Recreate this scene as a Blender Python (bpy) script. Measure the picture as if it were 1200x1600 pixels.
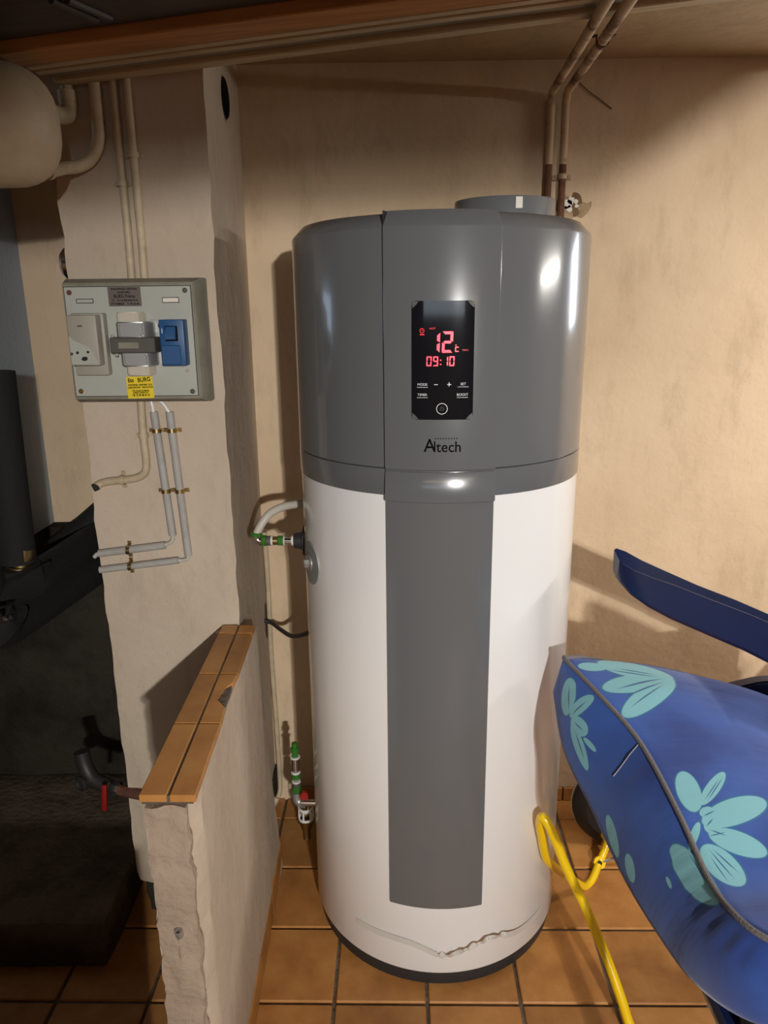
import bpy, bmesh, math, random
from mathutils import Vector, Matrix, noise
random.seed(7)
PI = math.pi
for o in list(bpy.data.objects): bpy.data.objects.remove(o)
S = bpy.context.scene
COL = S.collection

# ------------------------------------------------------------------ camera, world, lights, exposure
cd = bpy.data.cameras.new('camera'); cam = bpy.data.objects.new('camera', cd); COL.objects.link(cam)
cd.sensor_fit = 'HORIZONTAL'; cd.sensor_width = 36.0; cd.lens = 1169.0/1200.0*36.0
cd.clip_start = 0.02
cam.location = (0, 0, 1.452); cam.rotation_euler = (1.302375, 0.010209, 0.016496)
S.camera = cam
S.view_settings.view_transform = 'Standard'; S.view_settings.look = 'None'
S.view_settings.gamma = 1.0; S.view_settings.use_curve_mapping = False
S.view_settings.exposure = 0.0
W = bpy.data.worlds.new('world'); S.world = W; W.use_nodes = True
W.node_tree.nodes['Background'].inputs[0].default_value = (0.55, 0.68, 0.9, 1)
W.node_tree.nodes['Background'].inputs[1].default_value = 0.3
def light(name, kind, loc, power, color, rot=(0, 0, 0), size=0.05, size_y=None):
    l = bpy.data.lights.new(name, kind); l.energy = power; l.color = color
    if kind == 'AREA':
        l.size = size
        if size_y: l.shape = 'RECTANGLE'; l.size_y = size_y
    else: l.shadow_soft_size = size
    o = bpy.data.objects.new(name, l); COL.objects.link(o); o.location = loc; o.rotation_euler = rot
    return o
def spot(name, loc, power, color, aim, angle, size, blend=0.4):
    o = light(name, 'SPOT', loc, power, color, size=size); o.data.spot_size = math.radians(angle); o.data.spot_blend = blend
    o.rotation_euler = (Vector(aim)-Vector(loc)).to_track_quat('-Z', 'Y').to_euler(); return o
spot('work_lamp', (0.85, -2.5, 1.80), 370, (1.0, 0.975, 0.93), (0.55, 1.8, 0.88), 58, 0.03, 1.0)
spot('work_lamp', (0.78, -2.5, 1.75), 140, (1.0, 0.975, 0.93), (0.55, 1.8, 0.88), 58, 0.03, 1.0)
light('right_fill_light', 'AREA', (1.75, 1.30, 1.80), 20, (1.0, 0.94, 0.86), rot=(0, math.radians(12), 0), size=0.05, size_y=0.5)  # fill added from the right, no tube is seen there
light('warm_fill_light', 'AREA', (0.3, -2.0, 1.985), 40, (1.0, 0.80, 0.56), size=2.2, size_y=1.6)  # broad warm fill added overhead behind the camera, no lamp seen
light('garage_window_light', 'AREA', (0.15, -4.35, 1.62), 10, (0.75, 0.87, 1.0), rot=(PI/2, 0, 0), size=3.0, size_y=0.5)
light('boiler_room_window_light', 'AREA', (-2.33, 1.72, 1.66), 2.2, (0.62, 0.78, 1.0), rot=(PI/2, 0, -PI/2), size=0.45, size_y=0.32)
light('back_window_light', 'AREA', (1.32, 1.94, 1.62), 7, (0.78, 0.88, 1.0), rot=(-PI/2, 0, 0), size=0.35, size_y=0.3)

# ------------------------------------------------------------------ materials
def nt(name):
    m = bpy.data.materials.new(name); m.use_nodes = True
    return m, m.node_tree.nodes, m.node_tree.links, m.node_tree.nodes['Principled BSDF']
def mat(name, c, rough=0.5, metal=0.0, bump=0.0, bscale=60.0, var=0.0, vscale=6.0, c2=None, coat=0.0, spec=None, emit=None, es=0.0, trans=0.0, thresh=(0.42, 0.68)):
    m, N, L, b = nt(name)
    b.inputs['Base Color'].default_value = (*c, 1); b.inputs['Roughness'].default_value = rough
    b.inputs['Metallic'].default_value = metal; b.inputs['Coat Weight'].default_value = coat
    b.inputs['Coat Roughness'].default_value = 0.08
    if spec is not None: b.inputs['Specular IOR Level'].default_value = spec
    if trans: b.inputs['Transmission Weight'].default_value = trans
    if emit: b.inputs['Emission Color'].default_value = (*emit, 1); b.inputs['Emission Strength'].default_value = es
    tc = N.new('ShaderNodeTexCoord')
    if c2 is None and var: c2 = tuple(x*(1-var) for x in c)
    if c2 is not None:
        n = N.new('ShaderNodeTexNoise'); n.inputs['Scale'].default_value = vscale; n.inputs['Detail'].default_value = 6
        n.inputs['Roughness'].default_value = 0.65
        r = N.new('ShaderNodeMapRange'); r.inputs[1].default_value = thresh[0]; r.inputs[2].default_value = thresh[1]
        x = N.new('ShaderNodeMix'); x.data_type = 'RGBA'
        x.inputs[6].default_value = (*c, 1); x.inputs[7].default_value = (*c2, 1)
        L.new(tc.outputs['Object'], n.inputs['Vector']); L.new(n.outputs['Fac'], r.inputs[0]); L.new(r.outputs[0], x.inputs[0])
        L.new(x.outputs[2], b.inputs['Base Color'])
    if bump:
        n2 = N.new('ShaderNodeTexNoise'); n2.inputs['Scale'].default_value = bscale; n2.inputs['Detail'].default_value = 8
        bp = N.new('ShaderNodeBump'); bp.inputs['Strength'].default_value = bump; bp.inputs['Distance'].default_value = 0.01
        L.new(tc.outputs['Object'], n2.inputs['Vector']); L.new(n2.outputs['Fac'], bp.inputs['Height']); L.new(bp.outputs['Normal'], b.inputs['Normal'])
    return m
def plaster(name, c, c2, dirt, spots=0.6, bump=0.35):
    """painted rough plaster: two blotchy tones, dirt specks, fine relief"""
    m, N, L, b = nt(name); b.inputs['Roughness'].default_value = 0.85; b.inputs['Specular IOR Level'].default_value = 0.2
    tc = N.new('ShaderNodeTexCoord')
    def noi(s, d=6, stretch=None, rough=0.6):
        n = N.new('ShaderNodeTexNoise'); n.inputs['Scale'].default_value = s; n.inputs['Detail'].default_value = d; n.inputs['Roughness'].default_value = rough
        if stretch:
            mp = N.new('ShaderNodeMapping'); mp.inputs['Scale'].default_value = stretch
            L.new(tc.outputs['Object'], mp.inputs[0]); L.new(mp.outputs[0], n.inputs['Vector'])
        else: L.new(tc.outputs['Object'], n.inputs['Vector'])
        return n
    def rng(src, a, z, o1=0.0, o2=1.0):
        r = N.new('ShaderNodeMapRange'); r.inputs[1].default_value = a; r.inputs[2].default_value = z
        r.inputs[3].default_value = o1; r.inputs[4].default_value = o2; L.new(src, r.inputs[0]); return r.outputs[0]
    def mix(f, A, B):
        x = N.new('ShaderNodeMix'); x.data_type = 'RGBA'; L.new(f, x.inputs[0])
        for i, v in ((6, A), (7, B)):
            if isinstance(v, tuple): x.inputs[i].default_value = (*v, 1)
            else: L.new(v, x.inputs[i])
        return x.outputs[2]
    a = mix(rng(noi(2.3, 7, (1, 1, 0.6)).outputs['Fac'], 0.42, 0.70), c, c2)
    a = mix(rng(noi(14, 8, (1, 1, 0.35), 0.7).outputs['Fac'], 0.52, 0.82, 0, 0.75), a, tuple(x*0.75 for x in c2))
    a = mix(rng(noi(46, 3).outputs['Fac'], 0.74, 0.80, 0, spots), a, dirt)
    L.new(a, b.inputs['Base Color'])
    bp = N.new('ShaderNodeBump'); bp.inputs['Strength'].default_value = bump; bp.inputs['Distance'].default_value = 0.006
    L.new(noi(38, 9, None, 0.7).outputs['Fac'], bp.inputs['Height'])
    bp2 = N.new('ShaderNodeBump'); bp2.inputs['Strength'].default_value = bump*0.9; bp2.inputs['Distance'].default_value = 0.02
    L.new(noi(7, 4).outputs['Fac'], bp2.inputs['Height']); L.new(bp.outputs[0], bp2.inputs['Normal'])
    L.new(bp2.outputs[0], b.inputs['Normal'])
    return m
M = {}
M['wall'] = plaster('cream_plaster', (0.66, 0.505, 0.345), (0.55, 0.405, 0.265), (0.16, 0.10, 0.06))
M['pillar'] = plaster('chalky_plaster', (0.57, 0.475, 0.375), (0.48, 0.39, 0.30), (0.14, 0.10, 0.07), 0.75, 0.4)
M['ceil'] = plaster('ceiling_plaster', (0.46, 0.34, 0.20), (0.38, 0.27, 0.155), (0.2, 0.13, 0.08))
M['block'] = plaster('bare_block_wall', (0.27, 0.235, 0.19), (0.21, 0.18, 0.145), (0.08, 0.06, 0.05))
M['rough'] = plaster('broken_mortar', (0.50, 0.40, 0.31), (0.36, 0.27, 0.20), (0.12, 0.09, 0.06), 0.9, 1.0)
M['bluewall'] = mat('daylight_blue_tint', (0.33, 0.38, 0.44), 0.8, bump=0.15)  # blue daylight put into the wall colour
M['darkwall'] = mat('recess_shade_tone', (0.040, 0.034, 0.026), 0.95, bump=0.5, var=0.5, spec=0.1)  # near-black colour carries the shade of the lower recess
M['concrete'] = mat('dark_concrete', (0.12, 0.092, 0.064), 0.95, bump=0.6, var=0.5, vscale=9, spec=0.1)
M['grout'] = mat('dark_grout', (0.09, 0.065, 0.045), 0.95, bump=0.6, c2=(0.20, 0.165, 0.12), vscale=7)
def tile_mat():
    m, N, L, b = nt('terracotta_tile'); b.inputs['Roughness'].default_value = 0.42; b.inputs['Specular IOR Level'].default_value = 0.35
    tc = N.new('ShaderNodeTexCoord'); oi = N.new('ShaderNodeObjectInfo')
    ad = N.new('ShaderNodeVectorMath'); ad.operation = 'MULTIPLY_ADD'
    cmb = N.new('ShaderNodeCombineXYZ')
    for i in range(3): L.new(oi.outputs['Random'], cmb.inputs[i])
    ad.inputs[1].default_value = (1, 1, 1)
    sc = N.new('ShaderNodeVectorMath'); sc.operation = 'SCALE'; sc.inputs['Scale'].default_value = 17
    L.new(cmb.outputs[0], sc.inputs[0]); L.new(tc.outputs['Object'], ad.inputs[0]); L.new(sc.outputs[0], ad.inputs[2])
    n = N.new('ShaderNodeTexNoise'); n.inputs['Scale'].default_value = 9; n.inputs['Detail'].default_value = 7; n.inputs['Roughness'].default_value = 0.6
    L.new(ad.outputs[0], n.inputs['Vector'])
    cr = N.new('ShaderNodeValToRGB'); e = cr.color_ramp.elements
    e[0].position = 0.28; e[0].color = (0.30, 0.125, 0.036, 1); e[1].position = 0.74; e[1].color = (0.54, 0.275, 0.085, 1)
    x = cr.color_ramp.elements.new(0.5); x.color = (0.43, 0.195, 0.055, 1)
    L.new(n.outputs['Fac'], cr.inputs[0])
    hv = N.new('ShaderNodeHueSaturation'); mr = N.new('ShaderNodeMapRange'); mr.inputs[3].default_value = 0.84; mr.inputs[4].default_value = 1.14
    L.new(oi.outputs['Random'], mr.inputs[0]); L.new(mr.outputs[0], hv.inputs['Value']); L.new(cr.outputs[0], hv.inputs['Color'])
    L.new(hv.outputs[0], b.inputs['Base Color'])
    bp = N.new('ShaderNodeBump'); bp.inputs['Strength'].default_value = 0.25; bp.inputs['Distance'].default_value = 0.004
    n2 = N.new('ShaderNodeTexNoise'); n2.inputs['Scale'].default_value = 22; n2.inputs['Detail'].default_value = 4
    L.new(ad.outputs[0], n2.inputs['Vector']); L.new(n2.outputs['Fac'], bp.inputs['Height']); L.new(bp.outputs[0], b.inputs['Normal'])
    return m
M['tile'] = tile_mat()
def floor_mat():
    m, N, L, b = nt('far_floor_tiles'); b.inputs['Roughness'].default_value = 0.5
    tc = N.new('ShaderNodeTexCoord'); br = N.new('ShaderNodeTexBrick'); br.offset = 0.0
    mp = N.new('ShaderNodeMapping'); mp.inputs['Location'].default_value = (-0.058, -0.067, 0)
    br.inputs['Scale'].default_value = 1.0; br.inputs['Brick Width'].default_value = 0.202; br.inputs['Row Height'].default_value = 0.202
    br.inputs['Mortar Size'].default_value = 0.003
    br.inputs['Color1'].default_value = (0.34, 0.155, 0.05, 1); br.inputs['Color2'].default_value = (0.29, 0.125, 0.04, 1); br.inputs['Mortar'].default_value = (0.1, 0.08, 0.06, 1)
    L.new(tc.outputs['Object'], mp.inputs[0]); L.new(mp.outputs[0], br.inputs['Vector']); L.new(br.outputs['Color'], b.inputs['Base Color'])
    return m
M['floor'] = floor_mat()
M['white'] = mat('white_enamel', (0.80, 0.80, 0.80), 0.22, coat=0.3)
M['grey'] = mat('glossy_grey_plastic', (0.125, 0.13, 0.137), 0.2, coat=0.35)
M['groove'] = mat('dark_gap', (0.02, 0.02, 0.022), 0.7)
M['rubber'] = mat('black_rubber', (0.022, 0.022, 0.024), 0.55)
M['glass'] = mat('black_glass', (0.006, 0.007, 0.010), 0.06, coat=0.5)
M['red'] = mat('red_led', (0.3, 0.0, 0.01), 0.4, emit=(1.0, 0.055, 0.085), es=2.2)
M['reddim'] = mat('red_led_icon', (0.3, 0.0, 0.01), 0.4, emit=(1.0, 0.03, 0.04), es=0.9)
M['ink'] = mat('black_ink', (0.006, 0.006, 0.006), 0.9, spec=0.05)
M['silk'] = mat('white_print', (0.75, 0.78, 0.8), 0.5)
M['chrome'] = mat('chrome', (0.75, 0.75, 0.73), 0.15, 1.0)
M['steel'] = mat('dull_steel', (0.45, 0.45, 0.44), 0.45, 0.75)
M['zinc'] = mat('zinc_disc', (0.27, 0.29, 0.29), 0.5, 0.2)
M['brass'] = mat('old_brass', (0.45, 0.34, 0.16), 0.35, 1.0)
M['green'] = mat('green_sealant', (0.035, 0.16, 0.022), 0.25)
M['hose'] = mat('grey_pvc_pipe', (0.50, 0.47, 0.41), 0.45)
M['whiteplastic'] = mat('white_plastic', (0.7, 0.69, 0.66), 0.4)
M['creampaint'] = mat('cream_pipe_paint', (0.52, 0.42, 0.28), 0.55, var=0.25, vscale=20)
M['rustpipe'] = mat('cream_paint_rusted', (0.50, 0.36, 0.22), 0.6, c2=(0.12, 0.045, 0.025), vscale=9, thresh=(0.5, 0.62))
M['rust'] = mat('rust', (0.10, 0.038, 0.02), 0.85, bump=0.5, c2=(0.18, 0.075, 0.04), vscale=40)
M['greypvc'] = mat('pale_grey_conduit', (0.40, 0.385, 0.36), 0.6, var=0.2, vscale=25)
M['vessel'] = mat('cream_vessel_paint', (0.50, 0.39, 0.25), 0.6, var=0.2, vscale=8, bump=0.1)
M['foam'] = mat('black_foam_insulation', (0.008, 0.008, 0.008), 0.85, bump=0.2)
M['redpaint'] = mat('red_lever', (0.30, 0.012, 0.01), 0.4)
M['plate'] = mat('grey_green_plate', (0.43, 0.44, 0.39), 0.55, var=0.08)
M['frame'] = mat('olive_grey_frame', (0.25, 0.235, 0.18), 0.65, var=0.25, vscale=18)
M['socket'] = mat('aged_beige_plastic', (0.36, 0.34, 0.28), 0.5)
M['bakelite'] = mat('cream_bakelite', (0.55, 0.50, 0.40), 0.5)
M['darkmetal'] = mat('dark_metal', (0.035, 0.032, 0.03), 0.5, 0.3)  # even dark tone for the stop valve
M['core'] = mat('dark_iron_core', (0.085, 0.08, 0.07), 0.55)
M['blueplastic'] = mat('blue_breaker', (0.02, 0.085, 0.22), 0.45)
M['yellowsticker'] = mat('yellow_sticker', (0.80, 0.60, 0.02), 0.6)
M['nameplate'] = mat('tarnished_plate', (0.17, 0.145, 0.125), 0.4, 0.3)
M['navy'] = mat('navy_moulded_plastic', (0.006, 0.012, 0.055), 0.4, var=0.2, vscale=10)
M['yellow'] = mat('yellow_enamel', (0.88, 0.58, 0.005), 0.3, coat=0.3)
M['blacktube'] = mat('black_gloss_tube', (0.012, 0.012, 0.013), 0.25)
M['piping'] = mat('grey_piping', (0.16, 0.145, 0.15), 0.9, bump=0.3, bscale=300)
M['wood'] = None
def wood(name, a, z, stretch=(0.7, 12, 12)):
    m, N, L, b = nt(name); b.inputs['Roughness'].default_value = 0.6
    tc = N.new('ShaderNodeTexCoord'); mp = N.new('ShaderNodeMapping'); mp.inputs['Scale'].default_value = stretch
    n = N.new('ShaderNodeTexNoise'); n.inputs['Scale'].default_value = 6; n.inputs['Detail'].default_value = 8
    cr = N.new('ShaderNodeValToRGB'); cr.color_ramp.elements[0].color = (*a, 1); cr.color_ramp.elements[1].color = (*z, 1)
    cr.color_ramp.elements[0].position = 0.3; cr.color_ramp.elements[1].position = 0.7
    L.new(tc.outputs['Object'], mp.inputs[0]); L.new(mp.outputs[0], n.inputs['Vector']); L.new(n.outputs['Fac'], cr.inputs[0]); L.new(cr.outputs[0], b.inputs['Base Color'])
    return m
M['wood'] = wood('orange_brown_wood', (0.30, 0.12, 0.025), (0.46, 0.20, 0.05))
M['darkwood'] = wood('dark_boards', (0.030, 0.022, 0.014), (0.055, 0.038, 0.02))
M['strip'] = wood('dirty_cream_profile', (0.40, 0.30, 0.17), (0.52, 0.40, 0.24))
M['stripdark'] = wood('grey_profile', (0.19, 0.155, 0.11), (0.26, 0.21, 0.14))
M['tape'] = mat('clear_tape', (0.57, 0.555, 0.53), 0.18, coat=0.5)
M['soot'] = mat('soot_mark', (0.17, 0.10, 0.05), 0.95)
M['soothalo'] = mat('soot_halo', (0.40, 0.285, 0.165), 0.95, c2=(0.25, 0.165, 0.09), vscale=30)
M['patch'] = mat('bare_white_plaster', (0.75, 0.70, 0.62), 0.9)
M['hole'] = mat('dark_inside', (0.02, 0.018, 0.016), 0.9)

# ------------------------------------------------------------------ mesh helpers
class B:
    def __init__(s): s.bm = bmesh.new()
    def box(s, x0, x1, y0, y1, z0, z1, bev=0.0, seg=2, mtx=None):
        t = bmesh.new(); bmesh.ops.create_cube(t, size=1)
        bmesh.ops.scale(t, vec=(x1-x0, y1-y0, z1-z0), verts=t.verts)
        bmesh.ops.translate(t, vec=((x0+x1)/2, (y0+y1)/2, (z0+z1)/2), verts=t.verts)
        if bev: bmesh.ops.bevel(t, geom=t.edges[:], offset=bev, segments=seg, affect='EDGES', profile=0.5)
        return s.add(t, mtx)
    def add(s, t, mtx=None):
        if mtx is not None: bmesh.ops.transform(t, matrix=mtx, verts=t.verts)
        me = bpy.data.meshes.new('tmp'); t.to_mesh(me); t.free(); s.bm.from_mesh(me); bpy.data.meshes.remove(me); return s
    def tube(s, pts, r, seg=12, cap=True, smooth=0):
        pts = [Vector(p) for p in pts]
        if smooth: pts = catmull(pts, smooth)
        rs = r if isinstance(r, (list, tuple)) else [r]*len(pts)
        if len(rs) != len(pts): rs = [rs[0]]*len(pts)
        rings = []; up = None
        for i, p in enumerate(pts):
            t = (pts[min(i+1, len(pts)-1)]-pts[max(i-1, 0)]).normalized()
            if up is None:
                a = Vector((0, 0, 1)) if abs(t.z) < 0.9 else Vector((1, 0, 0)); up = (a-t*a.dot(t)).normalized()
            else: up = (up-t*up.dot(t)).normalized()
            sd = t.cross(up)
            k = 1.0
            if 0 < i < len(pts)-1:
                c = (pts[i]-pts[i-1]).normalized().dot((pts[i+1]-pts[i]).normalized()); k = 1/max(0.6, math.sqrt((1+c)/2))
            rings.append([s.bm.verts.new(p+(up*math.cos(2*PI*j/seg)+sd*math.sin(2*PI*j/seg))*rs[i]*k) for j in range(seg)])
        for a, b in zip(rings, rings[1:]):
            for j in range(seg): s.bm.faces.new((a[j], a[(j+1) % seg], b[(j+1) % seg], b[j]))
        if cap:
            s.bm.faces.new(rings[0][::-1]); s.bm.faces.new(rings[-1])
        return s
    def lathe(s, prof, seg=48, origin=(0, 0, 0), axis=(0, 0, 1), a0=0.0, a1=2*PI):
        """profile of (radius, height) swept about an axis; radius 0 closes to a point"""
        q = Vector((0, 0, 1)).rotation_difference(Vector(axis).normalized()); o = Vector(origin)
        full = abs(a1-a0-2*PI) < 1e-6; n = seg if full else seg+1
        rings = []
        for r, h in prof:
            if r < 1e-6: rings.append([s.bm.verts.new(o+q @ Vector((0, 0, h)))]*n)
            else: rings.append([s.bm.verts.new(o+q @ Vector((r*math.cos(a0+(a1-a0)*j/seg), r*math.sin(a0+(a1-a0)*j/seg), h))) for j in range(n)])
        for a, b in zip(rings, rings[1:]):
            for j in range(seg):
                vs = []
                for v in (a[j], a[(j+1) % n], b[(j+1) % n], b[j]):
                    if v not in vs: vs.append(v)
                if len(vs) > 2: s.bm.faces.new(vs)
        return s
    def prism(s, poly, fn, d):
        """closed 2-D outline; fn(u, v, w) places it, w runs from 0 to d"""
        a = [s.bm.verts.new(fn(u, v, 0)) for u, v in poly]; b = [s.bm.verts.new(fn(u, v, d)) for u, v in poly]
        n = len(poly)
        s.bm.faces.new(a[::-1]); s.bm.faces.new(b)
        for i in range(n): s.bm.faces.new((a[i], a[(i+1) % n], b[(i+1) % n], b[i]))
        return s
    def rough(s, amp, sc, seed=0, test=None):
        s.bm.normal_update()
        for v in s.bm.verts:
            if test and not test(v.co): continue
            v.co += noise.noise_vector((v.co+Vector((seed, seed*1.7, 0)))*sc)*amp
        return s
    def cuts(s, maxlen):
        for _ in range(8):
            es = [e for e in s.bm.edges if e.calc_length() > maxlen]
            if not es: break
            bmesh.ops.subdivide_edges(s.bm, edges=es, cuts=1, use_grid_fill=True)
        return s
    def obj(s, name, m, parent=None, label=None, smooth=True, ang=35, kind=None):
        bmesh.ops.recalc_face_normals(s.bm, faces=s.bm.faces)
        me = bpy.data.meshes.new(name)
        for f in s.bm.faces: f.smooth = smooth
        s.bm.to_mesh(me); s.bm.free()
        if smooth: me.set_sharp_from_angle(angle=math.radians(ang))
        return link(name, me, m, parent, label, kind)
def link(name, me, m, parent=None, label=None, kind=None):
    o = bpy.data.objects.new(name, me); COL.objects.link(o)
    if m is not None and not me.materials: me.materials.append(M[m] if isinstance(m, str) else m)
    if parent is not None:
        o.parent = parent
        if parent.type == 'EMPTY': o.matrix_parent_inverse = Matrix.Translation(-parent.location)   # parts are modelled in room coordinates
    if label: o['label'] = label
    if kind: o['kind'] = kind
    return o
def catmull(p, n):
    out = []
    for i in range(len(p)-1):
        a, b, c, d = p[max(i-1, 0)], p[i], p[i+1], p[min(i+2, len(p)-1)]
        for k in range(n):
            t = k/n
            out.append(0.5*((2*b)+(c-a)*t+(2*a-5*b+4*c-d)*t*t+(3*b-a-3*c+d)*t**3))
    out.append(p[-1]); return out
def thing(name, label, cat, loc=(0, 0, 0), group=None):
    o = bpy.data.objects.new(name, None); o.empty_display_size = 0.05; COL.objects.link(o); o.location = loc
    o['label'] = label; o['category'] = cat
    if group: o['group'] = group
    return o
def tag(o, label, cat, group=None):
    o['label'] = label; o['category'] = cat
    if group: o['group'] = group
    return o
def text_mesh(txt, size, align='CENTER', bold=0.0, res=3):
    cu = bpy.data.curves.new('t', 'FONT'); cu.body = txt; cu.size = size; cu.align_x = align; cu.align_y = 'CENTER'; cu.offset = bold; cu.resolution_u = res
    o = bpy.data.objects.new('t', cu); COL.objects.link(o)
    bpy.context.view_layer.update()
    me = bpy.data.meshes.new_from_object(o.evaluated_get(bpy.context.evaluated_depsgraph_get()))
    bpy.data.objects.remove(o); bpy.data.curves.remove(cu)
    return me
def put_text(name, txt, size, m, fn, parent, sx=1.0, align='CENTER', bold=0.0, rot=0.0):
    me = text_mesh(txt, size, align, bold); me.name = name
    for v in me.vertices:
        x, y = v.co.x*sx, v.co.y
        v.co = fn(x*math.cos(rot)-y*math.sin(rot), x*math.sin(rot)+y*math.cos(rot))
    me.materials.clear()
    return link(name, me, m, parent)

# ------------------------------------------------------------------ room shell
CEIL = 2.005; BACK = 1.977
def struct(b, name, m, smooth=False): 
    return b.obj(name, m, None, None, smooth, kind='structure')
floor = struct(B().box(-2.5, 2.5, -4.6, 2.1, -0.10, -0.006), 'floor', 'grout')
struct(B().box(-2.5, 2.5, -4.6, 2.1, CEIL, CEIL+0.1), 'ceiling', 'ceil')
wall_back = struct(B().box(-2.5, 2.5, BACK, BACK+0.12, -0.05, CEIL), 'wall_back', 'wall')
struct(B().box(2.4, 2.52, -4.6, BACK, -0.05, CEIL), 'wall_right', 'block')
struct(B().box(-2.52, -2.4, -4.6, BACK, -0.05, CEIL), 'wall_left', 'block')
struct(B().box(-2.5, 2.5, -4.62, -4.5, -0.05, CEIL), 'wall_front', 'block')
# light blocker added unseen behind the camera (keeps the bulb light off the wall tops), its right end cut on a slope
bm = B(); bm.prism([(-2.4, 1.735), (0.33, 1.738), (0.35, 1.742), (0.46, 1.755), (0.723, 1.764), (0.857, 1.85), (1.08, CEIL), (-2.4, CEIL)], lambda u, v, w: Vector((u, -1.02+w, v)), 0.04)
struct(bm, 'light_blocker', 'darkwood')
# floor tiles
tb = B(); tb.box(-0.0974, 0.0974, -0.0974, 0.0974, -0.008, 0.0, 0.0025, 1)
tile0 = tb.obj('tile', 'tile', None, smooth=False); tile_me = tile0.data
first = True
PX, PY = 0.058, 1.277
def add_tile(cx, cy):
    global first
    if first: o = tile0
    else: o = bpy.data.objects.new('tile', tile_me); COL.objects.link(o)
    first = False
    o.parent = floor; o.location = (cx, cy, random.uniform(-0.0008, 0.0002)); o.rotation_euler = (0, 0, random.uniform(-0.004, 0.004)+random.choice((0, PI/2, PI, -PI/2)))
for i in range(-8, 7):
    for j in range(-3, 3):
        cx, cy = PX+0.202*(i+0.5), PY+0.202*(j+0.5)
        add_tile(cx, cy)
hb = B(); hb.box(-0.0974, 0.0974, -0.047, 0.047, -0.008, 0.0, 0.0025, 1); half_me = None
for i in range(-8, 7):
    if half_me is None: o = hb.obj('tile', 'tile', floor, smooth=False); half_me = o.data
    else: o = bpy.data.objects.new('tile', half_me); COL.objects.link(o); o.parent = floor
    o.location = (PX+0.202*(i+0.5), 1.929, random.uniform(-0.0008, 0.0002))
far = B().box(-2.4, 2.4, -4.5, 0.670, -0.006, -0.001); o = far.obj('far_tiling', 'floor', floor, smooth=False); o['kind'] = 'stuff'
# skirting tiles along the back wall, right of the heater
base_b = struct(B().box(-0.30, 2.4, BACK-0.006, BACK, -0.004, 0.041), 'baseboard_back', 'grout')
sb = B(); sb.box(-0.099, 0.099, -0.004, 0.004, 0.0, 0.043, 0.0015, 1); sk = None
for k in range(13):
    if sk is None: o = sb.obj('tile', 'tile', base_b, smooth=False); sk = o.data
    else: o = bpy.data.objects.new('tile', sk); COL.objects.link(o); o.parent = base_b
    o.location = (-0.215+0.2025*k, BACK-0.008, 0.0005)

# pillar with a round vent hole in its right face
PF = 1.52
def pillar():
    b = B(); b.prism([(-0.642, PF), (-0.351, PF), (-0.376, BACK+0.0), (-0.642, BACK+0.0)], lambda u, v, w: Vector((u, v, 0.095+w)), CEIL-0.095)
    bmesh.ops.recalc_face_normals(b.bm, faces=b.bm.faces)
    b.cuts(0.045)
    def near(c): return c.y < PF+0.03 and (abs(c.x+0.642) < 0.01 or abs(c.x+0.351) < 0.012)
    b.rough(0.0055, 17, 3, near); b.rough(0.003, 5, 1, lambda c: c.y < 1.95)
    b.rough(0.012, 14, 5, lambda c: c.z < 0.11)
    return b
b = pillar()
p_o = struct(b, 'wall_pillar', 'pillar', True)
cut = B().lathe([(0, -0.1), (0.043, -0.1), (0.043, 0.12), (0, 0.12)], 40, (-0.40, 1.764, 1.883), (-1, 0, 0)).obj('cut', 'hole')
md = p_o.modifiers.new('b', 'BOOLEAN'); md.object = cut; md.operation = 'DIFFERENCE'; md.solver = 'EXACT'
bpy.context.view_layer.update()
me = bpy.data.meshes.new_from_object(p_o.evaluated_get(bpy.context.evaluated_depsgraph_get()))
p_o.modifiers.clear(); p_o.data = me; bpy.data.objects.remove(cut)
B().lathe([(0.0425, -0.003), (0.0425, 0.0), (0.039, 0.004), (0.0385, -0.04), (0, -0.042)], 36, (-0.366, 1.764, 1.883), (1, 0, 0)).obj('vent_sleeve', 'hole', p_o, 'dark round vent hole high on the pillar side')
# chipped plaster at the cable outlet, irregular dark patch
pts = [(0.0, 0.045), (0.012, 0.05), (0.020, 0.03), (0.014, 0.0), (0.016, -0.03), (0.004, -0.055), (-0.006, -0.04), (-0.012, -0.02), (-0.008, 0.015)]
b = B(); b.prism(pts, lambda u, v, w: Vector((-0.3745-0.055*(u-0.0), 1.945+u*1.2, 0.60+v)) + Vector((w, 0, 0)), 0.002)
b.obj('plaster_chip', 'concrete', p_o, 'dark chipped hole in the plaster where the black cable leaves')
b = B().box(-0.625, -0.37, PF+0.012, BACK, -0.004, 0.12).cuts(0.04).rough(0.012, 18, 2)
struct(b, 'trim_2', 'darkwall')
# wall stub left of the pillar tinted for blue daylight; recess lower wall painted shade-dark
struct(B().box(-1.02, -0.952, 1.80, BACK, 0.885, CEIL), 'wall_recess', 'bluewall')
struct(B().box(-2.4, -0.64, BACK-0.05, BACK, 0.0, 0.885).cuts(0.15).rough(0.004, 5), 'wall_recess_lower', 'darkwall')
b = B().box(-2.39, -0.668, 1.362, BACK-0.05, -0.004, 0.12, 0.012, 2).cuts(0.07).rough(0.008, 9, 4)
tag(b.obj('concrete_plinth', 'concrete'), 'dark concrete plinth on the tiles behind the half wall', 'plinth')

b = B().box(-1.5, -0.33, 0.34, 0.71, -0.0, 0.52, 0.01, 2); cb = b.obj('low_light_blocker', 'darkwood'); tag(cb, 'low dark box added unseen in front of the half wall to shade the recess', 'light blocker')  # unseen box added to keep lamp light out of the left recess
for k in range(3): B().box(-1.47+k*0.385, -1.11+k*0.385, 0.333, 0.345, 0.05, 0.49, 0.004, 1).obj('blocker_panel', 'darkwood', cb)

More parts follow.
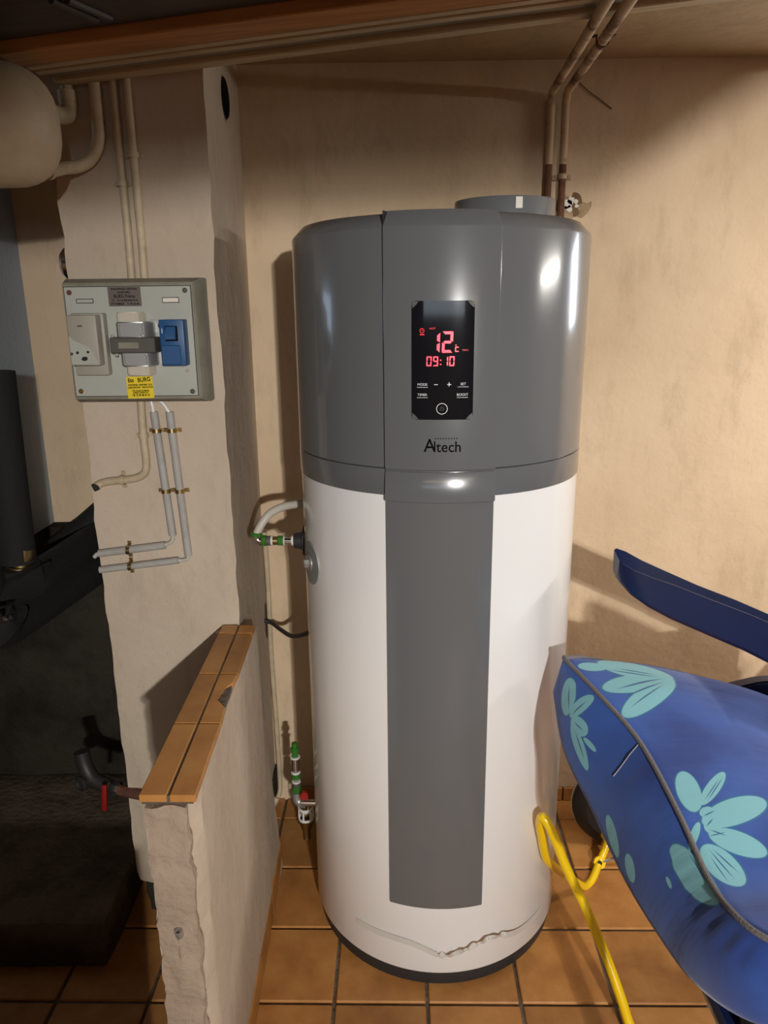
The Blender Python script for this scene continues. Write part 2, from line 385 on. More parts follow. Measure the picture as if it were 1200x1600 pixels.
# half wall with a tiled top
def half_wall():
    b = B(); b.prism([(-0.369, 0.928), (-0.322, 0.926), (-0.300, 0.968), (-0.3145, 1.53), (-0.385, 1.53)], lambda u, v, w: Vector((u, v, w)), 0.768)
    bmesh.ops.recalc_face_normals(b.bm, faces=b.bm.faces); b.cuts(0.03)
    b.rough(0.007, 16, 9, lambda c: c.y < 0.95 and 0.01 < c.z < 0.76)
    b.rough(0.004, 45, 2, lambda c: c.y < 0.94 and c.z < 0.76)
    b.rough(0.002, 4, 9, lambda c: c.y > 0.95)
    return b
hw = struct(half_wall(), 'wall_half', 'pillar', True)
b = B(); vs = [b.bm.verts.new(p) for p in ((-0.3145, 1.50, 0), (-0.3165, 1.692, 0), (-0.40, 1.70, 0), (-0.40, 1.50, 0), (-0.3150, 1.50, 0.766), (-0.364, 1.70, 0.752), (-0.40, 1.70, 0.752), (-0.40, 1.50, 0.766))]
for f in ((3, 2, 1, 0), (4, 5, 6, 7), (0, 1, 5, 4), (1, 2, 6, 5), (2, 3, 7, 6), (3, 0, 4, 7)): b.bm.faces.new([vs[k] for k in f])
b.obj('plaster_root', 'pillar', hw, smooth=False)
b = B().box(-0.366, -0.306, 0.9175, 0.932, 0.03, 0.76).cuts(0.012).rough(0.006, 30, 4).rough(0.003, 90, 1)
b.obj('broken_end', 'rough', hw, 'broken mortar end face with chipped edges')
b = B().tube([(-0.334, 0.921, 0.545), (-0.333, 0.921, 0.50), (-0.332, 0.923, 0.455)], 0.0065, 10); b.obj('conduit_stub', 'rough', hw, 'short rusty conduit stub in the broken end face')
B().lathe([(0.0035, 0), (0.006, 0), (0.006, 0.012), (0.0035, 0.012), (0.0035, 0.0)], 12, (-0.334, 0.912, 0.549), (0.1, 0.3, -1)).obj('conduit_mouth', 'steel', hw)
ys = [0.918, 1.112, 1.288, 1.470, 1.515]
for k in range(4):
    y0, y1 = ys[k]+0.0015, ys[k+1]-0.0015
    t0 = (y0-0.918)/0.6; t1 = (y1-0.918)/0.6
    for c, (xa, xb) in enumerate(((0.0, 0.49), (0.54, 1.0))):
        lo = lambda t: -0.374-0.013*t; hi = lambda t: -0.292-0.024*t
        q = [(lo(t0)+(hi(t0)-lo(t0))*xa, y0), (lo(t0)+(hi(t0)-lo(t0))*xb, y0), (lo(t1)+(hi(t1)-lo(t1))*xb, y1), (lo(t1)+(hi(t1)-lo(t1))*xa, y1)]
        if k == 1 and c == 1: q = [q[0], q[1], (q[1][0]-0.004, 1.165), (q[2][0]-0.018, 1.19), (q[2][0]-0.012, 1.235), (q[2][0]-0.002, 1.25), q[2], q[3]]
        bb = B(); bb.prism(q, lambda u, v, w: Vector((u, v, 0.768+w)), 0.012)
        bmesh.ops.bevel(bb.bm, geom=bb.bm.edges[:], offset=0.0012, segments=1, affect='EDGES')
        bb.obj('tile', 'tile', hw, smooth=False)
b = B(); b.prism([(-0.371, 0.922), (-0.297, 0.922), (-0.3205, 1.515), (-0.384, 1.515)], lambda u, v, w: Vector((u, v, 0.764+w)), 0.013); b.cuts(0.03).rough(0.0015, 30, 2); b.obj('mortar_bed', 'grout', hw)
# skirting tiles of the half wall
bb = B(); bb.prism([(-0.315, 0.972), (-0.2995, 0.972), (-0.321, 1.69), (-0.336, 1.69)], lambda u, v, w: Vector((u, v, w-0.004)), 0.066)
base_h = struct(bb, 'baseboard_left', 'grout')
for k in range(4):
    y0 = 0.975+k*0.181; x = lambda y: -0.2975-0.0215*(y-0.97)/0.72
    bb = B(); bb.prism([(x(y0)-0.013, y0), (x(y0)+0.001, y0), (x(y0+0.178)+0.001, y0+0.178), (x(y0+0.178)-0.013, y0+0.178)], lambda u, v, w: Vector((u, v, w)), 0.066)
    bb.obj('tile', 'tile', base_h, smooth=False)

# ------------------------------------------------------------------ water heater
HX, HY, HR = 0.0874, 1.6146, 0.2968
F0 = math.radians(-2.1)                       # direction its front faces, from -Y towards +X
def cyl(th, z, r): return Vector((HX+r*math.sin(th), HY-r*math.cos(th), z))
heater = thing('water_heater', 'tall round white water heater with a glossy grey head and front strip', 'water heater', (HX, HY, 0))
O = (HX, HY, 0)
B().lathe([(0, 0), (0.288, 0), (0.290, 0.004), (0.290, 0.034), (0.28, 0.036)], 96, O).obj('base_ring', 'rubber', heater, 'black plastic base ring')
B().lathe([(0.28, 0.033), (0.2925, 0.034), (HR, 0.041), (HR, 1.118)], 128, O).obj('tank_shell', 'white', heater, 'white enamelled tank shell')
B().lathe([(HR-0.006, 1.1165), (HR+0.0012, 1.1165), (HR+0.0022, 1.1185), (HR+0.0022, 1.1655), (HR+0.0005, 1.1665)], 128, O).obj('head_band', 'grey', heater)
B().lathe([(HR-0.004, 1.164), (HR-0.001, 1.1690)], 128, O).obj('seam', 'groove', heater)
B().lathe([(HR-0.004, 1.1672), (HR+0.0005, 1.1675), (HR+0.002, 1.1690), (HR+0.002, 1.577), (HR+0.0008, 1.581), (0.278, 1.6015), (0.270, 1.604), (0.16, 1.611), (0, 1.613)], 128, O).obj('head_shell', 'grey', heater, 'glossy grey head with a bevelled rim')
def arc_panel(prof, t0, t1, rin, n=28, bev=0.0015):
    """prof: (radius, z) bottom to top; a curved panel with thickness and rounded side edges"""
    b = B(); cols = []
    e = bev/0.3
    ths = [(t0, -bev)]+[(t0+e+(t1-t0-2*e)*i/n, 0) for i in range(n+1)]+[(t1, -bev)]
    for th, dr in ths:
        cols.append([b.bm.verts.new(cyl(th, z, r+dr)) for r, z in prof])
    inn = [[b.bm.verts.new(cyl(th, z, rin)) for z in (prof[0][1], prof[-1][1])] for th, dr in ths]
    for a, c in zip(cols, cols[1:]):
        for i in range(len(prof)-1): b.bm.faces.new((a[i], c[i], c[i+1], a[i+1]))
    for k in range(len(ths)-1):
        b.bm.faces.new((inn[k][0], inn[k+1][0], cols[k+1][0], cols[k][0])); b.bm.faces.new((cols[k][-1], cols[k+1][-1], inn[k+1][1], inn[k][1]))
    b.bm.faces.new([inn[0][0]]+cols[0]+[inn[0][1]]); b.bm.faces.new([inn[-1][1]]+cols[-1][::-1]+[inn[-1][0]])
    return b
TL, TR = math.radians(-21.4), math.radians(17.0)
arc_panel([(0.3035, 1.1665), (0.3055, 1.1685), (0.3055, 1.578), (0.3045, 1.582), (0.2835, 1.6065), (0.279, 1.6075)], TL, TR, 0.27).obj('fascia', 'grey', heater, 'raised grey front panel carrying the display')
arc_panel([(0.2998, 1.164), (0.2998, 1.606)], TL-0.004, TL+0.003, 0.27, 3, 0.0001).obj('fascia_gap', 'groove', heater)
arc_panel([(0.3012, 0.213), (0.3022, 0.216), (0.3022, 1.1060), (0.3075, 1.1085), (0.3078, 1.111), (0.3045, 1.162), (0.3035, 1.1635)], TL, TR, 0.27).obj('cover_strip', 'grey', heater, 'long grey front cover strip')
# display
DC = math.radians(-1.7)
def disp(u, v, w=0.0): return cyl(DC+u/0.3057, 1.3595+v, 0.3057+w)
def rrect(w, h, r, n=5, cham=False):
    p = []
    for cx, cy, a in ((w-r, h-r, 0), (-w+r, h-r, 90), (-w+r, -h+r, 180), (w-r, -h+r, 270)):
        for k in range(n+1):
            t = math.radians(a+90*k/n); p.append((cx+r*math.cos(t), cy+r*math.sin(t)))
    return p
def curved_plate(poly_w, poly_h, r, w0, w1, nx=14, fn=disp):
    """rounded plate wrapped on the cylinder, built as columns"""
    b = B(); cols = []
    for i in range(nx*2+1):
        u = -poly_w+2*poly_w*i/(nx*2); d = max(0, abs(u)-(poly_w-r)); h = poly_h-r+math.sqrt(max(0, r*r-d*d))
        cols.append([b.bm.verts.new(fn(u, v, w)) for v, w in ((-h, w0), (-h, w1), (h, w1), (h, w0))])
    for a, c in zip(cols, cols[1:]):
        for k in range(3): b.bm.faces.new((a[k], c[k], c[k+1], a[k+1]))
    b.bm.faces.new(cols[0]); b.bm.faces.new(cols[-1][::-1])
    return b
panel = curved_plate(0.0535, 0.1005, 0.007, -0.003, 0.0012).obj('control_panel', 'glass', heater, 'black glass touch panel with red digits')
for su in (-1, 1):
    for sv in (-1, 1):
        b = B(); b.prism([(0, 0), (0.011, 0), (0.0075, 0.0045), (0.0045, 0.0075), (0, 0.011)], lambda u, v, w, su=su, sv=sv: disp(su*(0.0526-u), sv*(0.0996-v), 0.0013+w), 0.0005)
        b.obj('corner_clip', 'core', panel, smooth=False)
def quads(name, polys, m, w=0.0016):
    b = B()
    for p in polys: b.prism(p, lambda u, v, d: disp(u, v, w+d), 0.0003)
    return b.obj(name, m, panel, smooth=False)
def seg7(ch, x, y, w, h, t, sl=0.06):
    on = {'0': 'abcdef', '1': 'bc', '2': 'abged', '9': 'abcfgd', '3': 'abgcd'}[ch]; g = t*0.14; res = []
    def H(yy, top=0):   # horizontal bar
        k = t/2
        if top > 0: q = [(g, yy), (w-g, yy), (w-t, yy-t), (t, yy-t)]
        elif top < 0: q = [(t, yy+t), (w-t, yy+t), (w-g, yy), (g, yy)]
        else: q = [(g+k*.6, yy), (t, yy+k), (w-t, yy+k), (w-g-k*.6, yy), (w-t, yy-k), (t, yy-k)]
        return q
    def V(xx, y0, y1, right):
        if right: return [(xx, y0+(g if y0 == 0 else g)), (xx, y1-g), (xx-t, y1-(t if y1 == h else t*0.6)), (xx-t, y0+(t if y0 == 0 else t*0.6))]
        return [(xx, y0+g), (xx+t, y0+(t if y0 == 0 else t*0.6)), (xx+t, y1-(t if y1 == h else t*0.6)), (xx, y1-g)]
    S7 = {'a': H(h, 1), 'd': H(0, -1), 'g': H(h/2), 'b': V(w, h/2, h, True), 'c': V(w, 0, h/2, True), 'f': V(0, h/2, h, False), 'e': V(0, 0, h/2, False)}
    for k in on: res.append([(x+px+sl*py, y+py) for px, py in S7[k]])
    return res
def dp(px, py):   # photo-measured spot on the panel -> panel metres
    return ((px-690.5)*0.001082, (562-py)*0.001088)
x, y = dp(682.5, 548.5); quads('digit', seg7('1', x-0.0155, y, 0.0185, 0.034, 0.0050, 0.03), 'red')
x, y = dp(688.2, 548.5); quads('digit', seg7('2', x+0.0005, y, 0.0185, 0.0355, 0.0046, 0.03), 'red')
for ch, px in (('0', 664.5), ('9', 675.0), ('1', 690.5), ('0', 700.6)):
    x, y = dp(px, 569.2); quads('digit', seg7(ch, x, y, 0.0088, 0.0165, 0.0021, 0.03), 'red')
x, y = dp(687.2, 566.4); quads('colon', [[(x-.001, y-.001), (x+.001, y-.001), (x+.001, y+.001), (x-.001, y+.001)], [(x-.001, y+.006), (x+.001, y+.006), (x+.001, y+.008), (x-.001, y+.008)]], 'red')
x, y = dp(709.6, 547.3); quads('degree_sign', [[(x, y), (x+.006, y), (x+.006, y+.0016), (x, y+.0016)], [(x, y+.0018), (x+.0017, y+.0018), (x+.0017, y+.0068), (x, y+.0068)], [(x, y+.007), (x+.006, y+.007), (x+.006, y+.0086), (x, y+.0086)], [(x+.0006, y+.0102), (x+.0022, y+.0102), (x+.0022, y+.0122), (x+.0006, y+.0122)]], 'red')
def ring(cx, cy, r0, r1, n=28):
    return [[(cx+r0*math.cos(a), cy+r0*math.sin(a)), (cx+r1*math.cos(a), cy+r1*math.sin(a)), (cx+r1*math.cos(c), cy+r1*math.sin(c)), (cx+r0*math.cos(c), cy+r0*math.sin(c))] for a, c in ((2*PI*i/n, 2*PI*(i+1)/n) for i in range(n))]
x, y = dp(657.5, 514.5); quads('timer_icon', ring(x, y, 0.0031, 0.0041, 16)+[[(x-.0003, y), (x+.0003, y), (x+.0003, y+.0025), (x-.0003, y+.0025)], [(x, y-.0003), (x+.002, y-.0003), (x+.002, y+.0003), (x, y+.0003)], [(x-.0035, y-.0075), (x+.004, y-.0075), (x+.004, y-.0055), (x-.0035, y-.0055)]], 'reddim')
fn = lambda cx, cy, w=0.0018: (lambda u, v: disp(cx+u, cy+v, w))
x, y = dp(674, 511.5); put_text('indicator', 'HOT', 0.0045, 'reddim', fn(x, y), panel, 1.1)
x, y = dp(726, 544.8); put_text('indicator', 'MAX', 0.0042, 'reddim', fn(x, y), panel, 1.1)
for txt, px, py in (('MODE', 658.5, 598.5), ('SET', 723.5, 598.0), ('TIMER', 658.5, 614.8), ('BOOST', 722.5, 614.8)):
    x, y = dp(px, py); put_text('key_lettering', txt, 0.0062, 'silk', fn(x, y+0.0004), panel, 1.0)
    quads('key_line', [[(x-.0095, y-.0047), (x+.0095, y-.0047), (x+.0095, y-.0040), (x-.0095, y-.0040)]], 'silk')
x, y = dp(680, 598); quads('minus_sign', [[(x-.0032, y-.0006), (x+.0032, y-.0006), (x+.0032, y+.0006), (x-.0032, y+.0006)]], 'silk')
x, y = dp(701, 598); quads('plus_sign', [[(x-.0035, y-.0006), (x+.0035, y-.0006), (x+.0035, y+.0006), (x-.0035, y+.0006)], [(x-.0006, y-.0035), (x+.0006, y-.0035), (x+.0006, y+.0035), (x-.0006, y+.0035)]], 'silk')
x, y = dp(690, 636.5); quads('power_ring', ring(x, y, 0.0088, 0.0098, 36), 'silk')
quads('power_sign', [[(x-.0004, y), (x+.0004, y), (x+.0004, y+.0042), (x-.0004, y+.0042)]]+[p for i, p in enumerate(ring(x, y, 0.0029, 0.0036, 20)) if not 3 <= i <= 6], 'core')
# name lettering under the display
lx, ly = (690.5-690.5)*0.001, 1.2105-1.3595
put_text('lettering', 'A', 0.0335, 'ink', lambda u, v: disp(lx-0.0215+u, ly+0.0015+v, 0.0004), heater, 0.93, bold=0.0002)
put_text('lettering', 'ltech', 0.0275, 'ink', lambda u, v: disp(lx+0.0098+u, ly-0.0006+v, 0.0004), heater, 0.93, bold=0.0002)
b = B()
for i in range(9): b.prism(rrect(0.00115, 0.00115, 0.001, 2), lambda u, v, w, i=i: disp(lx-0.0115+i*0.00475+u, ly+0.0152+v, 0.0001+w), 0.0003)
b.obj('lettering_dots', 'ink', heater)
# air duct collar on the head
c = (0.225, 1.672, 0)
B().lathe([(0.104, 1.600), (0.104, 1.656), (0.103, 1.658), (0.099, 1.658), (0.098, 1.656), (0.098, 1.615), (0, 1.615)], 72, c).obj('duct_collar', 'grey', heater, 'short round grey duct collar on top')
bmx = B()
for k in range(10):
    yy = 1.672-0.088+k*0.0196; hx = math.sqrt(max(1e-4, 0.098**2-(yy-1.672)**2)); bmx.box(0.225-hx, 0.225+hx, yy-0.002, yy+0.002, 1.616, 1.630)
bmx.obj('duct_grille', 'grey', heater)
B().box(0.233, 0.246, 1.568, 1.5705, 1.634, 1.655).obj('collar_label', 'patch', heater, 'small white sticker on the duct collar')
# sensor cover disc on the left flank
AT = math.radians(-66)
def side(u, v, w): return cyl(AT+u/HR, 0.931+v, HR+w)
b = B(); n = 40
for r0, r1, w, in ((0.0, 0.046, 0.003),):
    cen = b.bm.verts.new(side(0, 0, w)); ringv = [b.bm.verts.new(side(r1*math.cos(2*PI*i/n), r1*math.sin(2*PI*i/n), w)) for i in range(n)]
    out = [b.bm.verts.new(side(r1*1.02*math.cos(2*PI*i/n), r1*1.02*math.sin(2*PI*i/n), -0.001)) for i in range(n)]
    for i in range(n):
        b.bm.faces.new((cen, ringv[i], ringv[(i+1) % n])); b.bm.faces.new((ringv[i], out[i], out[(i+1) % n], ringv[(i+1) % n]))
disc = b.obj('cover_disc', 'zinc', heater, 'round grey metal cover disc on the left flank')
nrm = (math.sin(AT), -math.cos(AT), 0)
B().lathe([(0.018, 0), (0.018, 0.003), (0.0165, 0.004), (0.0165, 0.002), (0.0, 0.002)], 32, side(0, 0, 0.003), nrm).obj('washer', 'steel', disc)
B().lathe([(0.0095, 0), (0.0095, 0.011), (0.008, 0.013), (0, 0.013)], 6, side(0, 0, 0.004), nrm).obj('hex_bolt', 'steel', disc, 'bright hex bolt head', )
# loose clear tape near the foot
tp = [(-38.8, .116, 0), (-30, .1165, 0), (-20, .117, .0005), (-13, .114, .001), (-7, .104, .001), (-1.5, .091, .002), (3, .093, .006), (8, .103, .009), (14, .114, .010), (20, .124, .009), (26, .118, .008), (31, .108, .006), (36, .100, .003), (44, .098, .001), (53.5, .098, 0)]
b = B(); row = []
P3 = catmull([Vector(t) for t in tp], 6)
for i, p in enumerate(P3):
    f = i/(len(P3)-1); wob = 1 if 0.36 < f < 0.74 else 0.0
    hw_ = 0.0075*(1-0.62*wob*(0.5+0.5*math.sin(i*1.3))); tw = 0.004*wob*math.sin(i*0.9)
    row.append([b.bm.verts.new(cyl(math.radians(p.x), p.y+s_*hw_, HR+0.0008+p.z+s_*tw*(1 if s_ > 0 else 0.5)+dw)) for s_, dw in ((-1, 0), (1, 0), (1, 0.0006), (-1, 0.0006))])
for a, c in zip(row, row[1:]):
    for k in range(4): b.bm.faces.new((a[k], c[k], c[(k+1) % 4], a[(k+1) % 4]))
b.bm.faces.new(row[0]); b.bm.faces.new(row[-1][::-1])
b.obj('tape_strip', 'tape', heater, 'crumpled strip of clear tape peeling off near the foot', smooth=False)
B().lathe([(0, -0.004), (0.034, -0.004), (0.034, 0.003), (0.020, 0.006), (0.017, 0.024), (0, 0.024)], 28, cyl(math.radians(-88), 0.945, HR), (-1, 0, 0)).obj('rubber_grommet', 'rubber', heater, 'black rubber grommet where the water pipe enters')
# ------------------------------------------------------------------ water pipes left of the heater
def along(b, p, axis, prof, seg=16): return b.lathe(prof, seg, p, axis)
def fit(parent, name, m, p, ax, r, L, seg=16, e=0.0015):
    return along(B(), p, ax, [(0, 0), (r-e, 0), (r, e), (r, L-e), (r-e, L), (0, L)], seg).obj(name, m, parent)
inlet = thing('pipe_fitting', 'row of chrome and green-sealed pipe fittings entering the heater flank', 'pipe fitting', (-0.27, 1.6, 0.945))
y0, z0 = 1.605, 0.945
fit(inlet, 'threaded_end', 'steel', (-0.2335, y0, z0), (1, 0, 0), 0.0095, 0.03)
fit(inlet, 'washer', 'whiteplastic', (-0.2405, y0, z0), (1, 0, 0), 0.0115, 0.006)
fit(inlet, 'nipple', 'chrome', (-0.2560, y0, z0), (1, 0, 0), 0.0085, 0.017)
fit(inlet, 'washer', 'whiteplastic', (-0.2585, y0, z0), (1, 0, 0), 0.0125, 0.003)
fit(inlet, 'sealed_joint', 'green', (-0.2710, y0, z0), (1, 0, 0), 0.0122, 0.0125, 8)
fit(inlet, 'union_nut', 'brass', (-0.2830, y0, z0), (1, 0, 0), 0.0100, 0.013)
fit(inlet, 'washer', 'whiteplastic', (-0.2870, y0, z0), (1, 0, 0), 0.0118, 0.005)
fit(inlet, 'reducer', 'core', (-0.2970, y0, z0), (1, 0, 0), 0.0112, 0.011)
fit(inlet, 'sealed_joint', 'green', (-0.3070, y0, z0), (1, 0, 0), 0.0130, 0.0105, 8)
B().tube([(-0.304, y0, z0), (-0.313, y0, z0), (-0.3195, y0, z0+0.006), (-0.320, y0, z0+0.016)], 0.0115, 14, smooth=4).obj('elbow', 'chrome', inlet)
fit(inlet, 'sealed_joint', 'green', (-0.3195, y0, z0+0.011), (0.1, 0, 1), 0.0130, 0.009, 10)
b = B().tube([(-0.318, y0, 0.962), (-0.305, y0+0.005, 0.985), (-0.288, y0+0.018, 1.004), (-0.262, y0+0.04, 1.013), (-0.236, y0+0.07, 1.011), (-0.214, y0+0.11, 1.005), (-0.205, y0+0.16, 1.0)], 0.0092, 14, smooth=6)
tag(b.obj('water_hose', 'hose'), 'grey flexible water pipe curving from the elbow behind the heater', 'hose')
b = B().tube([(-0.366, 1.955, 0.86), (-0.364, 1.956, 0.70), (-0.3655, 1.955, 0.50), (-0.362, 1.956, 0.30), (-0.360, 1.954, 0.10), (-0.361, 1.945, 0.045), (-0.372, 1.930, 0.022)], 0.0072, 12, smooth=5)
cp = b.obj('corner_pipe', 'creampaint'); tag(cp, 'thin cream pipe running down the corner behind the half wall', 'pipe')
B().lathe([(0.006, 0), (0.010, 0.002), (0.010, 0.03), (0.008, 0.034), (0.0, 0.034)], 14, (-0.383, 1.918, 0.008), (0.45, 0.35, 0.8)).obj('end_sleeve', 'creampaint', cp)
b = B().tube([(-0.377, 1.932, 0.607), (-0.352, 1.922, 0.604), (-0.318, 1.86, 0.612), (-0.275, 1.77, 0.635), (-0.232, 1.70, 0.672), (-0.211, 1.66, 0.70)], 0.0058, 12, smooth=6)
tag(b.obj('power_cable', 'rubber'), 'black power cable from the hole in the pillar to the heater', 'cable')
sv = thing('safety_valve', 'chrome and green-sealed safety valve group standing low beside the heater', 'valve', (-0.268, 1.72, 0))
X0, Y0 = -0.276, 1.735
B().lathe([(0.008, 0.285), (0.008, 0.345), (0.0, 0.346)], 14, (X0, Y0, 0)).obj('riser', 'green', sv)
fit(sv, 'sealed_joint', 'green', (X0, Y0, 0.318), (0, 0, 1), 0.0115, 0.014, 10)
fit(sv, 'washer', 'whiteplastic', (X0, Y0, 0.300), (0, 0, 1), 0.0135, 0.005, 20)
fit(sv, 'nipple', 'chrome', (X0, Y0, 0.262), (0, 0, 1), 0.0110, 0.036)
fit(sv, 'washer', 'whiteplastic', (X0, Y0, 0.254), (0, 0, 1), 0.0125, 0.006, 20)
fit(sv, 'sealed_joint', 'green', (X0, Y0, 0.238), (0, 0, 1), 0.0118, 0.015, 8)
fit(sv, 'washer', 'whiteplastic', (X0, Y0, 0.226), (0, 0, 1), 0.0120, 0.005, 20)
fit(sv, 'nipple', 'core', (X0, Y0, 0.214), (0, 0, 1), 0.0112, 0.012)
fit(sv, 'sealed_joint', 'green', (X0, Y0, 0.197), (0, 0, 1), 0.0122, 0.017, 8)
B().tube([(X0, Y0, 0.197), (X0, Y0, 0.176), (X0+0.008, Y0-0.002, 0.166), (X0+0.024, Y0-0.004, 0.164)], 0.0135, 14, smooth=4).obj('elbow', 'steel', sv)
fit(sv, 'valve_body', 'chrome', (X0+0.010, Y0-0.012, 0.172), (1, 0, -0.02), 0.0095, 0.042)
fit(sv, 'valve_stem', 'chrome', (X0+0.052, Y0-0.012, 0.171), (1, 0, 0), 0.0035, 0.012)
fit(sv, 'red_cap', 'redpaint', (X0+0.022, Y0-0.016, 0.200), (0.2, -1, 0), 0.0125, 0.012)
b = B()
for k in range(6):
    a = 2*PI*k/6+0.3; b.box(-0.0022, 0.0022, -0.0015, 0.0015, 0.125, 0.158, mtx=Matrix.Translation((X0+0.024+0.019*math.cos(a), Y0-0.012+0.019*math.sin(a), 0)) @ Matrix.Rotation(a+PI/2, 4, 'Z'))
b.lathe([(0.0170, 0.122), (0.0208, 0.122), (0.0208, 0.128), (0.0170, 0.128), (0.0170, 0.122)], 24, (X0+0.024, Y0-0.012, 0)); b.lathe([(0.0170, 0.155), (0.0208, 0.155), (0.0208, 0.160), (0.0170, 0.160), (0.0170, 0.155)], 24, (X0+0.024, Y0-0.012, 0))
b.obj('drain_cage', 'whiteplastic', sv, 'white plastic tundish cage')
B().lathe([(0.0205, 0.122), (0.017, 0.105), (0.011, 0.085), (0.0105, 0.060), (0.009, 0.058), (0.009, 0.06), (0.009, 0.08)], 20, (X0+0.024, Y0-0.012, 0)).obj('drain_cone', 'brass', sv)
B().tube([(X0+0.05, 1.79, 0.06), (X0+0.052, 1.79, 0.20), (X0+0.062, 1.80, 0.30), (X0+0.075, 1.82, 0.38)], 0.011, 12, smooth=4).obj('feed_pipe', 'creampaint', sv)
fit(sv, 'lever', 'redpaint', (X0+0.055, 1.785, 0.20), (0.1, 0, 1), 0.010, 0.05, 10)

# ------------------------------------------------------------------ pipes on the right of the back wall
def rusty(x, x2, name, label, zlow):
    t = thing(name, label, 'pipe', (x, 1.955, 1.613), 'painted pipes above the heater')
    B().tube([(x, 1.957, 1.63), (x, 1.957, 1.70), (x, 1.957, 1.78)], 0.0088, 12).obj('rusty_end', 'rust', t, 'rusted lower end')
    B().tube([(x, 1.957, 1.775), (x, 1.957, 1.905), (x-0.001, 1.945, 1.921), (x-0.004, 1.92, 1.925), (x-0.034, 1.5, 1.900), (x-0.052, 1.25, 1.886), (x-0.09, 0.75, 1.862)], 0.0092, 12).obj('tube', 'rustpipe', t)
    return t
rusty(0.366, 0.353, 'ceiling_pipe', 'left of the two rust-stained cream pipes above the heater', 1.63)
t = rusty(0.400, 0.392, 'ceiling_pipe', 'right of the two rust-stained cream pipes, beside the sooty patch', 1.63)
def clip(p, ax, L, r, m, name='pipe_clip', parent=None):
    a = Vector(ax).normalized(); return None
def saddle(parent, c, across, out, r, w, m='brass', lug=0.008, two=True):
    """pipe saddle: a strap over the pipe with screw lugs either side. across = direction over the pipe, out = away from the wall"""
    a = Vector(across).normalized(); o_ = Vector(out).normalized(); al = a.cross(o_); c = Vector(c); b = B()
    prof = [(-r-lug, -r), (-r-0.001, -r)]+[(-(r+0.0012)*math.cos(t), (r+0.0012)*math.sin(t)) for t in [PI*k/8 for k in range(9)]]+[(r+0.001, -r), (r+lug, -r)]
    rows = []
    for u, v in prof: rows.append([b.bm.verts.new(c+a*u+o_*(v+dv)+al*s_*w/2) for s_, dv in ((-1, 0), (1, 0), (1, 0.0012), (-1, 0.0012))])
    for p, q in zip(rows, rows[1:]):
        for k in range(4): b.bm.faces.new((p[k], q[k], q[(k+1) % 4], p[(k+1) % 4]))
    b.bm.faces.new(rows[0]); b.bm.faces.new(rows[-1][::-1])
    for s_ in ((-1, 1) if two else (1,)):
        b.lathe([(0, 0), (0.0032, 0), (0.0032, 0.001), (0.002, 0.0028), (0, 0.003)], 10, c+a*s_*(r+lug*0.55)+o_*(-r+0.001), o_)
    return b.obj('pipe_clip', m, parent)
saddle(t, (0.400, 1.957, 1.748), (1, 0, 0), (0, -1, 0), 0.0095, 0.012, 'rustpipe', 0.013)
saddle(t, (0.3665, 1.505, 1.9003), (1, 0, 0), (0, 0, -1), 0.0095, 0.012, 'rust', 0.013)
b = B()
for _ in range(3): pass
B().lathe([(0, 0), (0.030, 0.0003), (0.040, 0)], 26, (0.436, BACK-0.0003, 1.690), (0, -1, 0)).rough(0.006, 22, 3).obj('soot_halo', 'soothalo', wall_back)
soot = B().lathe([(0, 0), (0.020, 0.0004), (0.026, 0)], 20, (0.432, BACK-0.0006, 1.687), (0, -1, 0)).rough(0.005, 25, 1).obj('soot_patch', 'soot', wall_back, 'sooty patch with bare white plaster beside the pipe foot')
b = B()
for cx, cz, r in ((0.420, 1.688, 0.012), (0.428, 1.697, 0.009), (0.424, 1.678, 0.008), (0.440, 1.694, 0.006), (0.442, 1.684, 0.005), (0.415, 1.681, 0.004)):
    b.prism([(cx+r*(0.7+0.5*random.random())*math.cos(2*PI*k/9), cz+r*(0.7+0.5*random.random())*math.sin(2*PI*k/9)) for k in range(9)], lambda u, v, w: Vector((u, BACK-0.0022-w, v)), 0.001)
b.obj('bare_plaster', 'patch', wall_back, smooth=False)
b = B().tube([(0.431, BACK-0.002, 1.957), (0.455, BACK-0.004, 1.936), (0.478, BACK-0.003, 1.922), (0.513, BACK-0.002, 1.898)], 0.0013, 6, smooth=4)
b.obj('crack', 'soot', wall_back, 'thin dark diagonal crack high on the wall')

# ------------------------------------------------------------------ planks stored under the ceiling, top left to right
TILT = Matrix.Translation((0, 0, 1.885)) @ Matrix.Rotation(-math.atan(0.0715), 4, 'Y') @ Matrix.Rotation(-math.atan(0.09), 4, 'Z')
def plank(name, y0, y1, z0, z1, m, label, cat='plank', x0=-0.74, x1=1.15, groove=0):
    b = B(); b.box(x0, x1, y0, y1, z0, z1, 0.002, 1); wdt = y1-y0
    for g in range(groove):
        yy = y0+wdt*(g+0.8)/(groove+0.6); b.box(x0, x1, yy-wdt*0.13, yy+wdt*0.13, z0-0.006, z0+0.002, 0.0015, 1)
    bmesh.ops.transform(b.bm, matrix=TILT, verts=b.bm.verts)
    return tag(b.obj(name, m, smooth=False), label, cat)
plank('cream_batten', 1.416, 1.444, 0.0, 0.032, 'strip', 'narrow cream batten under the ceiling, furthest back of the stored lengths')
plank('grey_batten', 1.386, 1.414, 0.008, 0.036, 'stripdark', 'darker grey batten under the ceiling beside the cream batten')
plank('moulded_profile', 1.312, 1.384, 0.006, 0.032, 'strip', 'wide cream moulded profile with grooves under the ceiling behind the orange board', groove=2)
plank('orange_board', 1.243, 1.309, -0.004, 0.022, 'wood', 'orange-brown wooden board under the ceiling above the left corner')
plank('dark_board', 0.55, 1.239, 0.012, 0.030, 'darkwood', 'broad dark wooden board under the ceiling, nearest the viewer')
db = bpy.data.objects['dark_board']
